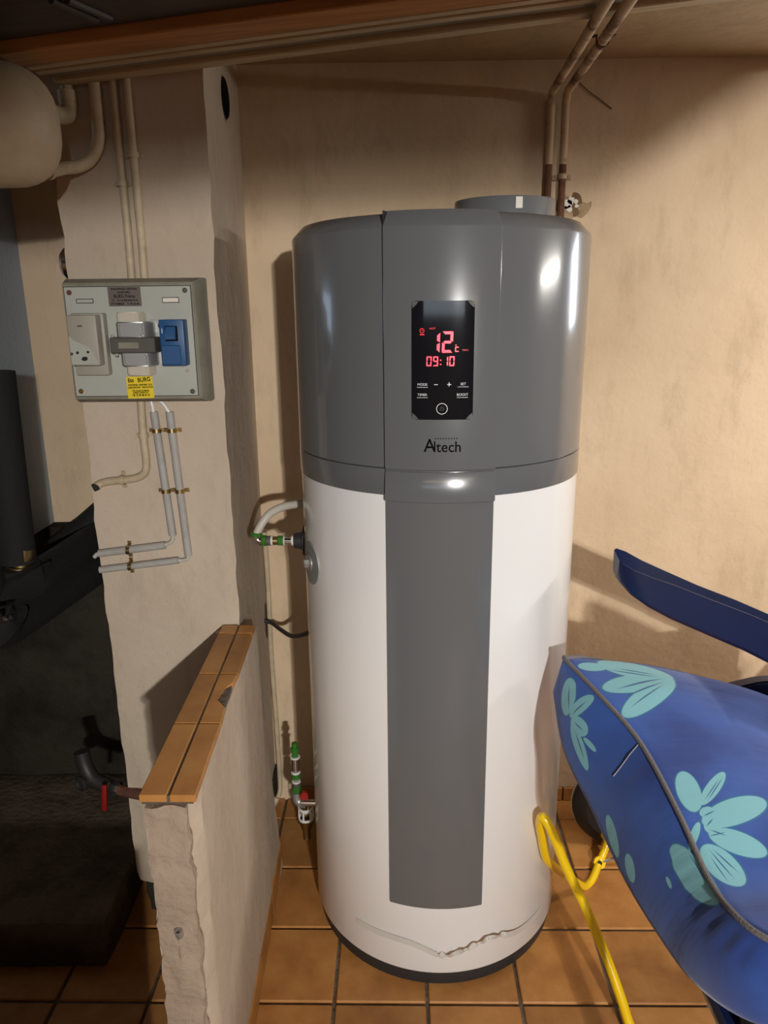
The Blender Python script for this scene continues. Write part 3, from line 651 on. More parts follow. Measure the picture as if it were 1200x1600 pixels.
for a, c in (((-0.471, 1.167), (-0.441, 1.250)), ((-0.451, 1.172), (-0.420, 1.250))):
    B().tube([(a[0], a[1], 1.896+0.0715*a[0]), (c[0], c[1], 1.896+0.0715*c[0])], 0.006, 8).obj('slat', 'darkwood', db)
for x in (-0.28, 0.86):       # unseen cross battens added between the boards and the ceiling
    zb = 1.885+0.0715*x+0.041
    h = B().box(x-0.03, x+0.03, 0.60, 1.40, zb, CEIL, 0.002, 1)
    tag(h.obj('cross_batten', 'darkwood', smooth=False), 'added cross batten above the '+('left' if x < 0 else 'right')+' half of the overhead boards', 'batten')

# ------------------------------------------------------------------ top-left vessel and its pipes
ves = thing('expansion_vessel', 'large cream vessel with a domed end under the ceiling at left', 'vessel', (-0.8, 1.27, 1.733))
prof = []
for k in range(9):
    a = PI/2*k/8; prof.append((0.090*(math.sin(a)**0.75), 0.078*math.cos(a)**1.0))
prof += [(0.092, -0.03), (0.096, -0.09), (0.099, -0.20), (0.099, -0.55), (0.096, -0.60), (0, -0.62)]
B().lathe(prof, 48, (-0.612, 1.288, 1.732), (1.0, 0.33, 0.0)).obj('shell', 'vessel', ves)
b = B().tube([(-0.612, 1.335, 1.672), (-0.604, 1.40, 1.684), (-0.600, 1.46, 1.699), (-0.588, 1.494, 1.707), (-0.566, 1.505, 1.722), (-0.550, 1.507, 1.752), (-0.548, 1.507, 1.80), (-0.548, 1.507, 1.88), (-0.548, 1.507, 1.99)], 0.0115, 14, smooth=5)
tp_ = b.obj('vessel_pipe', 'creampaint'); tag(tp_, 'thick cream pipe bending from under the vessel up to the ceiling', 'pipe')
B().lathe([(0.0115, 0), (0.0145, 0.001), (0.0145, 0.012), (0.0115, 0.013)], 16, (-0.605, 1.392, 1.6825), (0.1, 1, 0.2)).obj('collar', 'creampaint', tp_)
el = thing('elbow_pipe', 'stubby cream pipe elbow entering the upper end of the vessel', 'pipe', (-0.597, 1.506, 1.80))
B().tube([(-0.597, 1.506, 1.99), (-0.597, 1.506, 1.83)], 0.0125, 14).obj('tube', 'creampaint', el)
B().lathe([(0.0125, 0), (0.0165, 0.001), (0.0165, 0.02), (0.0125, 0.021)], 16, (-0.597, 1.503, 1.815), (0, 0, 1)).obj('collar', 'creampaint', el)
B().tube([(-0.597, 1.503, 1.825), (-0.597, 1.502, 1.806), (-0.599, 1.492, 1.793), (-0.602, 1.46, 1.786), (-0.595, 1.40, 1.778), (-0.590, 1.345, 1.77)], 0.0155, 14, smooth=4).obj('bend', 'creampaint', el)
gg = B().lathe([(0.030, -0.01), (0.032, 0.008), (0.031, 0.014), (0.024, 0.021), (0, 0.024)], 36, (-0.642, 1.560, 1.540), (-1, 0, 0))
tag(gg.obj('round_cap', 'chrome'), 'chrome round cap peeping out from the left edge of the pillar', 'cap')

# ------------------------------------------------------------------ conduits on the pillar
for x, lab, zc in ((-0.514, 'left of the two thin cream conduits above the electrical board', 1.679), (-0.489, 'right of the two thin cream conduits above the electrical board', 1.728)):
    t = thing('conduit', lab, 'conduit', (x, 1.511, 1.503), 'cream conduits above the board')
    B().tube([(x, 1.511, 1.503), (x+0.001, 1.512, 1.60), (x, 1.511, 1.75), (x-0.001, 1.511, CEIL-0.01)], 0.0078, 12, smooth=2).obj('tube', 'creampaint', t)
    saddle(t, (x, 1.511, zc), (1, 0, 0), (0, -1, 0), 0.0082, 0.010, 'creampaint', 0.010)
t = thing('conduit', 'bent cream conduit below the board with an open cut end', 'conduit', (-0.518, 1.509, 1.10))
B().tube([(-0.518, 1.509, 1.285), (-0.520, 1.509, 1.20), (-0.519, 1.509, 1.15), (-0.523, 1.509, 1.127), (-0.537, 1.509, 1.115), (-0.56, 1.509, 1.110), (-0.60, 1.509, 1.106), (-0.618, 1.508, 1.102), (-0.628, 1.503, 1.096)], 0.0082, 14, smooth=4).obj('tube', 'creampaint', t)
B().lathe([(0.0055, 0.004), (0.0082, 0.004), (0.0082, -0.006), (0.0055, -0.006), (0.0, -0.004)], 14, (-0.6285, 1.5015, 1.0955), (-0.75, -0.55, -0.3)).obj('cut_end', 'hole', t, 'dark open end')
saddle(t, (-0.520, 1.509, 1.202), (1, 0, 0), (0, -1, 0), 0.0086, 0.010, 'creampaint', 0.010)
saddle(t, (-0.572, 1.509, 1.109), (0, 0, 1), (0, -1, 0), 0.0086, 0.010, 'creampaint', 0.010)
GY = 1.5095
g1 = thing('grey_conduit', 'inner of the two pale grey conduits below the board, turning left', 'conduit', (-0.48, GY, 0.95), 'grey conduits below the board')
B().tube([(-0.494, GY, 1.250), (-0.478, GY, 0.988)], 0.0082, 14).obj('tube', 'greypvc', g1)
B().tube([(-0.496, GY, 0.966), (-0.640, GY, 0.948)], 0.0082, 14).obj('tube', 'greypvc', g1)
B().tube([(-0.500, GY, 1.278), (-0.496, GY, 1.262), (-0.494, GY, 1.23)], 0.0036, 8, smooth=3).obj('cable', 'whiteplastic', g1)
B().tube([(-0.478, GY, 0.995), (-0.478, GY, 0.982), (-0.485, GY, 0.971), (-0.505, GY, 0.965)], 0.0044, 8, smooth=3).obj('cable', 'hose', g1)
B().tube([(-0.632, GY, 0.949), (-0.645, GY, 0.946), (-0.651, GY, 0.940)], 0.0044, 8).obj('cable', 'hose', g1)
g2 = thing('grey_conduit', 'outer of the two pale grey conduits below the board, turning left', 'conduit', (-0.45, GY, 0.92), 'grey conduits below the board')
B().tube([(-0.462, GY, 1.250), (-0.448, GY, 0.943)], 0.0082, 14).obj('tube', 'greypvc', g2)
B().tube([(-0.470, GY, 0.932), (-0.642, GY, 0.911)], 0.0075, 14).obj('tube', 'greypvc', g2)
B().tube([(-0.494, GY, 1.279), (-0.475, GY, 1.268), (-0.463, GY, 1.248)], 0.0036, 8, smooth=3).obj('cable', 'whiteplastic', g2)
B().tube([(-0.448, GY, 0.95), (-0.449, GY, 0.938), (-0.458, GY, 0.932), (-0.475, GY, 0.932)], 0.0044, 8, smooth=3).obj('cable', 'hose', g2)
for z, lug in ((1.212, 0.009), (1.085, 0.009)):
    k = (1.25-z)/0.262
    saddle(g1, (-0.494+0.016*k, GY, z), (1, 0, 0), (0, -1, 0), 0.0086, 0.008, 'brass', lug); saddle(g2, (-0.462+0.014*(1.25-z)/0.307, GY, z), (1, 0, 0), (0, -1, 0), 0.0086, 0.008, 'brass', lug)
saddle(g1, (-0.575, GY, 0.956), (0, 0, 1), (0, -1, 0), 0.0086, 0.008, 'brass', 0.009); saddle(g2, (-0.575, GY, 0.919), (0, 0, 1), (0, -1, 0), 0.0080, 0.008, 'brass', 0.009)

# ------------------------------------------------------------------ electrical board on the pillar
eb = thing('electrical_board', 'old electrical board with socket, transformer and blue breaker on the pillar', 'electrical board', (-0.508, 1.515, 1.275))
FY = 1.474
b = B(); prs = [(0.1345, 1.518), (0.1345, 1.496), (0.1255, FY-0.001)]
vs = []
CX, CZ = -0.5085, 1.3905
for hx, yy in prs:
    hz = hx-0.0165; vs.append([b.bm.verts.new((CX+sx*hx+(0.004 if yy > 1.49 else -0.002), yy, CZ+sz*hz)) for sx, sz in ((-1, -1), (1, -1), (1, 1), (-1, 1))])
for p, q in zip(vs, vs[1:]):
    for k in range(4): b.bm.faces.new((p[k], p[(k+1) % 4], q[(k+1) % 4], q[k]))
b.bm.faces.new(vs[0]); b.bm.faces.new(vs[-1][::-1])
bmesh.ops.bevel(b.bm, geom=[e for e in b.bm.edges], offset=0.0018, segments=2, affect='EDGES')
b.obj('back_box', 'frame', eb, 'olive-grey box body')
PL, PR_, PB, PT = CX-0.1235, CX+0.1175, CZ-0.1035, CZ+0.1025
B().box(PL-0.0012, PR_+0.0012, FY-0.0020, FY, PB-0.0012, PT+0.0012).obj('plate_gap', 'groove', eb)
plate = B().box(PL, PR_, FY-0.0034, FY-0.0005, PB, PT, 0.0008, 1).obj('front_plate', 'plate', eb, 'pale grey-green front plate')
FP = FY-0.0034
for sx, sz, m_ in ((PL+0.010, PT-0.010, 'rust'), (PR_-0.010, PT-0.008, 'core'), (PL+0.011, PB+0.010, 'brass'), (PR_-0.010, PB+0.008, 'core')):
    s_ = B().lathe([(0.0048, 0), (0.0048, 0.0012), (0.003, 0.0028), (0, 0.003)], 16, (sx, FP, sz), (0, -1, 0)).obj('screw', m_, plate)
for x0, x1, z0_, z1_ in ((-0.6105, -0.5775, 1.463, 1.4715), (-0.4455, -0.4135, 1.4625, 1.4725)):
    B().box(x0, x1, FP-0.0004, FP+0.001, z0_, z1_).obj('slot_rim', 'ink', plate)
    B().box(x0+0.0012, x1-0.0012, FP-0.0007, FP, z0_+0.0012, z1_-0.0012).obj('label_slot', 'patch' if x0 > -0.5 else 'plate', plate)
B().lathe([(0.004, 0), (0.0035, 0.0004), (0, 0.0005)], 9, (-0.4085, FP, 1.335), (0, -1, 0)).obj('stain', 'socket', plate, smooth=False)
# socket
so = B().box(-0.6185, -0.5545, FP-0.020, FP, 1.329, 1.445, 0.003, 2).box(-0.6150, -0.5600, FP-0.044, FP-0.004, 1.349, 1.442, 0.003, 2).obj('socket', 'socket', eb, 'worn beige wall socket')
SY = FP-0.044
b = B(); b.prism([(-0.6135, 1.404), (-0.603, 1.395), (-0.5775, 1.384), (-0.5635, 1.358), (-0.5635, 1.352), (-0.6135, 1.352)], lambda u, v, w: Vector((u, SY-w, v)), 0.0012); b.obj('worn_face', 'plate', so, smooth=False)
for x, z, r in ((-0.6005, 1.3735, 0.0028), (-0.5805, 1.3745, 0.0025)):
    B().lathe([(r, 0), (r, 0.0004), (0, 0.0005)], 12, (x, SY-0.0012, z), (0, -1, 0)).obj('contact_hole', 'hole', so)
b = B(); b.prism([(-0.5945, 1.3615), (-0.5915, 1.3655), (-0.584, 1.3665), (-0.582, 1.362), (-0.585, 1.3585), (-0.592, 1.3585)], lambda u, v, w: Vector((u, SY-0.0012-w, v)), 0.0005); b.obj('broken_hole', 'hole', so, smooth=False)
fit(so, 'earth_pin', 'chrome', (-0.6105, SY-0.0005, 1.3715), (0, -1, 0), 0.0028, 0.004, 12, 0.0006)
B().box(-0.5955, -0.587, SY-0.0008, SY+0.001, 1.4205, 1.4235).obj('socket_mark', 'core', so)
# transformer
tr = B().box(-0.5395, -0.4545, FP-0.042, FP-0.002, 1.3715, 1.4005, 0.002, 1).obj('transformer', 'core', eb, 'iron transformer with cream end caps and steel covers')
B().box(-0.5225, -0.4845, FP-0.0432, FP-0.04, 1.3805, 1.3915).obj('rating_label', 'frame', tr)
def hood(z0, z1, x0, x1, d, m, name, k):
    b = B(); q = [(x0, 0), (x0+k*0.3, d*0.72), (x0+k, d), (x1-k, d), (x1-k*0.3, d*0.72), (x1, 0)]
    b.prism(q, lambda u, v, w: Vector((u, FP-v, z0+w)), z1-z0); bmesh.ops.bevel(b.bm, geom=b.bm.edges[:], offset=0.0022, segments=2, affect='EDGES'); return b.obj(name, m, tr)
hood(1.3995, 1.4285, -0.5330, -0.4625, 0.038, 'steel', 'steel_cover', 0.012); hood(1.3465, 1.3735, -0.5290, -0.4600, 0.038, 'steel', 'steel_cover', 0.012)
hood(1.4265, 1.4465, -0.5310, -0.4790, 0.030, 'bakelite', 'end_cap', 0.008); hood(1.3285, 1.3475, -0.5210, -0.4680, 0.030, 'bakelite', 'end_cap', 0.008)
for z in (1.4205, 1.3635):
    x = -0.4545 if z > 1.4 else -0.4505
    b = B(); b.prism([(x-0.018+a, z+c_) for a, c_ in rrect(0.016, 0.013, 0.011)], lambda u, v, w: Vector((u+0.010, FP-w, v)), 0.0018); b.obj('mounting_ear', 'steel', tr)
    B().lathe([(0.0052, 0), (0.0052, 0.0015), (0.003, 0.004), (0, 0.0042)], 14, (x+0.002, FP-0.0018, z), (0, -1, 0)).obj('screw', 'brass' if z < 1.4 else 'core', tr)
for x, z in ((-0.5325, 1.4035), (-0.476, 1.4035), (-0.528, 1.3685), (-0.472, 1.3685)): B().lathe([(0.003, 0), (0.003, 0.003), (0, 0.0035)], 8, (x, FP-0.040, z), (0, -1, 0)).obj('rivet', 'steel', tr)
# blue breaker
bk = B().box(-0.4475, -0.4010, FP-0.030, FP, 1.3465, 1.4320, 0.0022, 2).obj('circuit_breaker', 'blueplastic', eb, 'blue circuit breaker')
B().box(-0.4455, -0.4090, FP-0.0335, FP-0.029, 1.3490, 1.3850, 0.0015, 1).obj('breaker_cover', 'blueplastic', bk)
B().box(-0.4370, -0.4130, FP-0.0315, FP-0.029, 1.3925, 1.4205, 0.001, 1).obj('toggle_bay', 'ink', bk)
b = B(); b.prism([(1.3950, FP-0.031), (1.3960, FP-0.040), (1.4040, FP-0.0395), (1.4190, FP-0.033), (1.4190, FP-0.030)], lambda u, v, w: Vector((-0.4345+w, v, u)), 0.019); b.obj('toggle', 'blueplastic', bk)
B().box(-0.4425, -0.4415, FP-0.0306, FP-0.029, 1.407, 1.416).obj('breaker_mark', 'silk', bk)
# plates and stickers with their lettering
def flat(cx, cz, rot=0.0, w=0.0): 
    return lambda u, v: Vector((cx+u*math.cos(rot)-v*math.sin(rot), FP-0.0011-w, cz+u*math.sin(rot)+v*math.cos(rot)))
npl = B().box(-0.548, -0.4855, FP-0.0009, FP, 1.4570, 1.4925).obj('maker_plate', 'nameplate', plate, 'tarnished engraved plate')
for txt, sz, zz, sx, xo in (('CHAUFFAGE CENTRAL', 0.0052, 1.4885, 0.95, 0), ('SANITAIRE', 0.0052, 1.4825, 0.95, -0.001), ('BURG Frères', 0.0088, 1.4752, 0.85, 0), ('13    16, rue Maréchal Foch', 0.0050, 1.4680, 0.9, 0), ('57 ROMBAS    T. 45 26 66', 0.0056, 1.4612, 0.88, 0)):
    put_text('lettering', txt, sz, 'ink', flat(-0.5168+xo, zz), npl, sx, bold=0.00015)
st = B(); SR = 0.02
st.prism([(u*math.cos(SR)-v*math.sin(SR), u*math.sin(SR)+v*math.cos(SR)) for u, v in rrect(0.0258, 0.0212, 0.0015, 2)], lambda u, v, w: Vector((-0.5035+u, FP-w-0.0002, 1.3035+v)), 0.0010)
sti = st.obj('sticker', 'yellowsticker', plate, 'yellow installer sticker', smooth=False)
put_text('lettering', 'Ets', 0.0105, 'ink', flat(-0.5205, 1.3170, 0.04, 0.0004), sti, 0.9, bold=0.0003, rot=0.05)
put_text('lettering', 'BURG', 0.0115, 'ink', flat(-0.4945, 1.3183, 0.04, 0.0004), sti, 0.85, bold=0.0003, rot=0.05)
for txt, sz, zz, sx in (('CHAUFFAGE - SANITAIRE - E.A.S', 0.0045, 1.3085, 0.74), ('CLIMATISATION - VENTILATION', 0.0045, 1.3035, 0.76), ('129, Route de Bitche', 0.0042, 1.2972, 0.95), ('67500 CONFTOY', 0.0042, 1.2932, 0.95), ('Tél. 03 85 88 03 26', 0.0050, 1.2885, 0.88)):
    put_text('lettering', txt, sz, 'ink', flat(-0.5030, zz, SR, 0.0004), sti, sx, bold=0.0002)

# ------------------------------------------------------------------ boiler recess: black insulated pipes, valve
def insul(name, label, pts, r, coll=None, cat='pipe'):
    t = thing(name, label, cat, pts[0]); B().tube(pts, r, 20).obj('insulation', 'foam', t)
    return t
v1 = insul('insulated_pipe', 'black insulated pipe by the left edge, the right one, with a brass fitting', [(-0.802, 1.50, 1.335), (-0.812, 1.50, 0.935)], 0.0375)
B().lathe([(0.026, 0.03), (0.026, 0.006), (0.021, 0.002), (0.021, -0.008), (0.026, -0.010), (0.026, -0.014), (0, -0.015)], 24, (-0.802, 1.494, 0.936), (0.15, 0.1, 1)).obj('brass_fitting', 'brass', v1)
B().tube([(-0.803, 1.495, 0.925), (-0.80, 1.50, 0.90), (-0.79, 1.53, 0.888), (-0.775, 1.925, 0.885)], 0.038, 18, smooth=4).obj('insulation_run', 'foam', v1)
v2 = insul('insulated_pipe', 'black insulated pipe at the very left edge, ending in a steel union', [(-0.880, 1.50, 1.34), (-0.889, 1.50, 0.84)], 0.0375)
B().lathe([(0.033, 0.05), (0.033, 0.0), (0.027, -0.004), (0.027, -0.02), (0.034, -0.024), (0.034, -0.034), (0.028, -0.036), (0, -0.036)], 28, (-0.875, 1.487, 0.823), (-0.35, 0.25, 0.6)).obj('steel_union', 'chrome', v2)
B().tube([(-0.88, 1.49, 0.82), (-0.872, 1.505, 0.785), (-0.862, 1.54, 0.775), (-0.800, 1.925, 0.785)], 0.042, 18, smooth=4).obj('insulation_run', 'foam', v2)
insul('insulated_pipe', 'short black insulated pipe slanting up behind the pillar', [(-0.955, 1.85, 0.80), (-0.82, 1.868, 0.895), (-0.668, 1.89, 1.02)], 0.036)
vv = thing('stop_valve', 'dark stop valve with a red lever beside the half wall', 'valve', (-0.70, 1.55, 0.36))
B().tube([(-0.575, 1.50, 0.352), (-0.64, 1.52, 0.350), (-0.70, 1.54, 0.352)], 0.013, 14).obj('pipe_stub', 'rust', vv)
B().lathe([(0.015, 0), (0.018, 0.004), (0.018, 0.020), (0.015, 0.024), (0.0, 0.024)], 8, (-0.665, 1.53, 0.350), (-1, 0.3, 0)).obj('valve_nut', 'darkmetal', vv)
B().tube([(-0.695, 1.54, 0.352), (-0.735, 1.55, 0.365), (-0.755, 1.56, 0.395), (-0.762, 1.565, 0.43)], 0.018, 14, smooth=3).obj('valve_body', 'darkmetal', vv)
B().lathe([(0.014, 0), (0.018, 0.002), (0.018, 0.014), (0.014, 0.016), (0.012, 0.01), (0, 0.01)], 24, (-0.752, 1.543, 0.362), (-0.5, -1, 0.1)).obj('open_port', 'darkmetal', vv, 'open steel pipe mouth')
B().box(-0.006, 0.006, -0.004, 0.004, -0.045, 0.025, 0.003, 2, mtx=Matrix.Translation((-0.692, 1.505, 0.355)) @ Matrix.Rotation(0.1, 4, 'Y')).obj('red_lever', 'redpaint', vv, 'red lever')

# ------------------------------------------------------------------ yellow tube trolley with a black wheel
tro = thing('trolley', 'yellow bent-tube trolley frame with a black wheel, on the tiles beside the heater', 'trolley', (0.48, 1.5, 0))
path = [(0.563, 1.765, 0.041), (0.564, 1.735, 0.035), (0.533, 1.69, 0.011), (0.502, 1.64, -0.0), (0.479, 1.615, 0.002), (0.454, 1.59, 0.032), (0.401, 1.53, 0.113), (0.363, 1.475, 0.181), (0.336, 1.435, 0.233), (0.323, 1.415, 0.272), (0.311, 1.395, 0.329), (0.302, 1.38, 0.375), (0.303, 1.368, 0.4), (0.313, 1.36, 0.392), (0.333, 1.347, 0.35), (0.348, 1.335, 0.312), (0.371, 1.318, 0.265), (0.388, 1.305, 0.232), (0.425, 1.262, 0.151), (0.45, 1.222, 0.086), (0.467, 1.195, 0.036), (0.49, 1.16, 0.0105), (0.51, 1.05, 0.0105)]
B().tube(path, 0.0100, 16, smooth=4).obj('tube_frame', 'yellow', tro, 'yellow enamelled tube')
B().lathe([(0.0, 0), (0.006, 0), (0.006, 0.002), (0, 0.002)], 12, (0.532, 1.681, 0.017), (0.1, -0.8, 0.6)).obj('bolt_hole', 'hole', tro)
B().lathe([(0.016, -0.006), (0.016, 0.006), (0.0, 0.006)], 12, (0.533, 1.690, 0.011), (0.1, -0.8, 0.6)).obj('flattened_lug', 'yellow', tro)
B().tube([(0.533, 1.690, 0.011), (0.60, 1.69, 0.034), (0.72, 1.70, 0.036)], 0.0035, 8).obj('axle_rod', 'chrome', tro)
WC = Vector((0.592, 1.80, 0.116)); wa = (0.10, -1, 0.10)
wh = B().lathe([(0.062, -0.016), (0.066, -0.022), (0.085, -0.028), (0.104, -0.022), (0.112, -0.012), (0.114, 0), (0.112, 0.012), (0.104, 0.022), (0.085, 0.028), (0.066, 0.022), (0.062, 0.016), (0.062, -0.016)], 56, WC, wa).obj('tyre', 'rubber', tro, 'black tyre')
B().lathe([(0.1125, -0.0165), (0.1150, -0.0155), (0.1150, -0.0125), (0.1125, -0.0115), (0.1125, -0.0165)], 56, WC, wa).obj('tyre_rim_line', 'hose', tro)
b = B().lathe([(0, -0.02), (0.016, -0.02), (0.016, 0.02), (0, 0.02)], 18, WC, wa)
for k in range(5):
    a = 2*PI*k/5; q = Vector((0, 0, 1)).rotation_difference(Vector(wa).normalized())
    b.tube([WC+q @ Vector((0.012*math.cos(a), 0.012*math.sin(a), 0)), WC+q @ Vector((0.064*math.cos(a), 0.064*math.sin(a), 0))], 0.007, 8)
b.obj('wheel_hub', 'yellow', tro)

# ------------------------------------------------------------------ garden chair with the floral cushion
def lerp(a, b, t): return a+(b-a)*t
PIP = [(0.323, 1.335, 0.786), (0.366, 1.228, 0.765), (0.406, 1.12, 0.739), (0.423, 0.98, 0.707), (0.430, 0.87, 0.679), (0.434, 0.80, 0.688), (0.455, 0.755, 0.694), (0.505, 0.715, 0.70)]
BOT = [(0.303, 1.325, 0.712), (0.304, 1.225, 0.655), (0.330, 1.11, 0.612), (0.353, 0.985, 0.578), (0.380, 0.89, 0.558), (0.402, 0.825, 0.553), (0.440, 0.765, 0.562), (0.500, 0.715, 0.585)]
NS, NT, NB, ND = 64, 30, 16, 16
def cushion_loops():
    F = catmull([Vector(p) for p in PIP], 9); Bo = catmull([Vector(p) for p in BOT], 9)
    loops = []; acc = 0
    for i in range(len(F)):
        f, b = F[i], Bo[i]; s = i/(len(F)-1)
        if i: acc += (F[i]-F[i-1]).length
        e3 = Vector((math.cos(0.255), 0.0, -math.sin(0.255))); n = Vector((math.sin(0.255), 0, math.cos(0.255)))
        D = 0.50; th = (b-f).length
        edge = min(1, s/0.16, (1-s)/0.16)
        edge = math.sin(max(0, edge)*PI/2)
        crown = 0.030+0.014*edge
        pts = []
        for k in range(NT+1):                       # top, from piping to the back
            d = k/NT; c = crown*(math.sin(min(1, d*2.2+0.0)*PI/2) if d < 0.6 else math.cos((d-0.6)/0.4*PI/2)**0.6)
            pts.append((f+e3*(D*d)+n*c, acc, D*d))
        bk0, bk1 = f+e3*D, b+e3*(D-0.04)
        for k in range(1, 6):
            t = k/6; pts.append((bk0.lerp(bk1, t)+e3*0.03*math.sin(PI*t), acc, D+0.03*k))
        for k in range(ND+1):                       # underside, back to front
            d = 1-k/ND; pts.append((b+e3*((D-0.04)*d)-n*(0.018*edge*math.sin(PI*d)), acc, -0.16-0.4*d))
        out = (b-f).cross(Vector((0, 1, 0))).normalized()
        if out.x > 0: out = -out
        for k in range(1, NB):                      # front band, bottom to piping
            t = 1-k/NB
            w = 0.016*edge*math.sin(PI*t)**0.8+0.0018*math.sin(acc*260+2.0*math.sin(acc*40))*max(0, 1-abs(t-0.22)/0.24)*edge
            pts.append((f.lerp(b, t)+out*w, acc, -th*t))
        loops.append(pts)
    return loops
def cushion_mesh():
    loops = cushion_loops(); n = len(loops[0])
    def cap(pts, sgn, depth):
        c = []
        top = [p[0] for p in pts]
        for k in range(1, 7):
            a = PI/2*k/6; ring = []
            for j, (p, u, v) in enumerate(pts):
                # mirror partner across the thickness: collapse towards the mid line
                d = (p-pts[0][0]).dot(Vector((math.cos(0.255), 0, -math.sin(0.255)))); m = (PIPm := (pts[0][0]+pts[NT+6+ND][0])/2)+Vector((math.cos(0.255), 0, -math.sin(0.255)))*max(0.02, min(0.46, d))
                ring.append((m+(p-m)*math.cos(a)*1.0+Vector((0, sgn*depth*math.sin(a), 0)), u-sgn*depth*math.sin(a), v))
            c.append(ring)
        return c
    A = cap(loops[0], 1, 0.035)[::-1]; Z = cap(loops[-1], -1, 0.03)
    allr = A+loops+Z
    bm = bmesh.new(); uvl = bm.loops.layers.uv.new('UVMap')
    V = [[(bm.verts.new(p), u, v) for p, u, v in r] for r in allr]
    for a, b in zip(V, V[1:]):
        for j in range(n):
            k = (j+1) % n
            q = (a[j], a[k], b[k], b[j]); f = bm.faces.new([x[0] for x in q]); f.smooth = True
            for lp, (vv_, u, v) in zip(f.loops, q):
                if k == 0 and vv_ in (a[0][0], b[0][0]): v = 0.0
                lp[uvl].uv = (u, v)
    bm.faces.new([x[0] for x in V[0]]); bm.faces.new([x[0] for x in V[-1]][::-1])
    bmesh.ops.recalc_face_normals(bm, faces=bm.faces)
    me = bpy.data.meshes.new('seat_cushion'); bm.to_mesh(me); bm.free(); return me
# printed petals: (u, v, angle, half length, half width) in cushion surface metres
PETALS = [(0.066, -0.0443, 2.4006, 0.0383, 0.0209), (0.1069, -0.0375, 1.472, 0.0299, 0.0147), (0.1332, -0.0645, 0.0852, 0.0248, 0.0147), (0.1564, -0.0896, -0.3835, 0.0439, 0.0122), (0.1738, -0.0709, 0.0579, 0.0183, 0.0048), (0.031, 0.1145, -1.8224, 0.0639, 0.0366), (0.0777, 0.0923, -1.2817, 0.0815, 0.0251), (0.1188, 0.0848, -0.9479, 0.0982, 0.0197), (0.0255, 0.0379, 1.694, 0.0276, 0.015), (0.3404, 0.0306, 2.9068, 0.0411, 0.0178), (0.3351, 0.0693, 2.3666, 0.0456, 0.0092), (0.379, 0.0819, 1.9667, 0.0613, 0.0206), (0.4327, 0.0618, 1.1266, 0.0383, 0.0212), (0.4686, 0.0262, 0.2945, 0.0362, 0.0232), (0.475, -0.0171, 0.1992, 0.0588, 0.0196), (0.4194, 0.007, -0.6053, 0.0268, 0.0055), (0.38, 0.0403, 2.1767, 0.0132, 0.0077), (0.4096, 0.0378, 1.0975, 0.013, 0.0121), (0.3143, -0.1267, -0.2269, 0.0349, 0.013), (0.3833, -0.1197, -0.311, 0.0208, 0.0126), (0.4588, -0.057, 0.0025, 0.0095, 0.0034)]
VEINS = [(0.0714, -0.0447, 2.4837, 0.029, 0.0022), (0.1074, -0.042, 1.4578, 0.0214, 0.0018), (0.133, -0.0653, 0.0844, 0.0164, 0.0015), (0.1566, -0.0873, -0.4322, 0.0301, 0.0019), (0.046, 0.101, -1.8231, 0.0487, 0.0031), (0.0784, 0.0942, -1.2163, 0.0673, 0.003), (0.0979, 0.0876, -1.1108, 0.0673, 0.0023), (0.1156, 0.0832, -0.9728, 0.072, 0.0016), (0.0382, 0.1128, -1.8355, 0.0384, 0.003), (0.3382, 0.0662, 2.3807, 0.0321, 0.001), (0.3367, 0.0722, 2.3885, 0.0375, 0.001), (0.3829, 0.0427, 2.0128, 0.0133, 0.0014), (0.3986, 0.037, 2.29, 0.0118, 0.0012), (0.4187, 0.0391, 1.7993, 0.0153, 0.0012), (0.4161, 0.0414, 1.0719, 0.0121, 0.0016), (0.4662, 0.0258, 0.3104, 0.0282, 0.0015), (0.4612, 0.0333, 0.4715, 0.024, 0.0016), (0.4738, 0.0194, 0.1716, 0.0246, 0.0012), (0.4696, -0.0065, 0.1188, 0.0319, 0.001)]
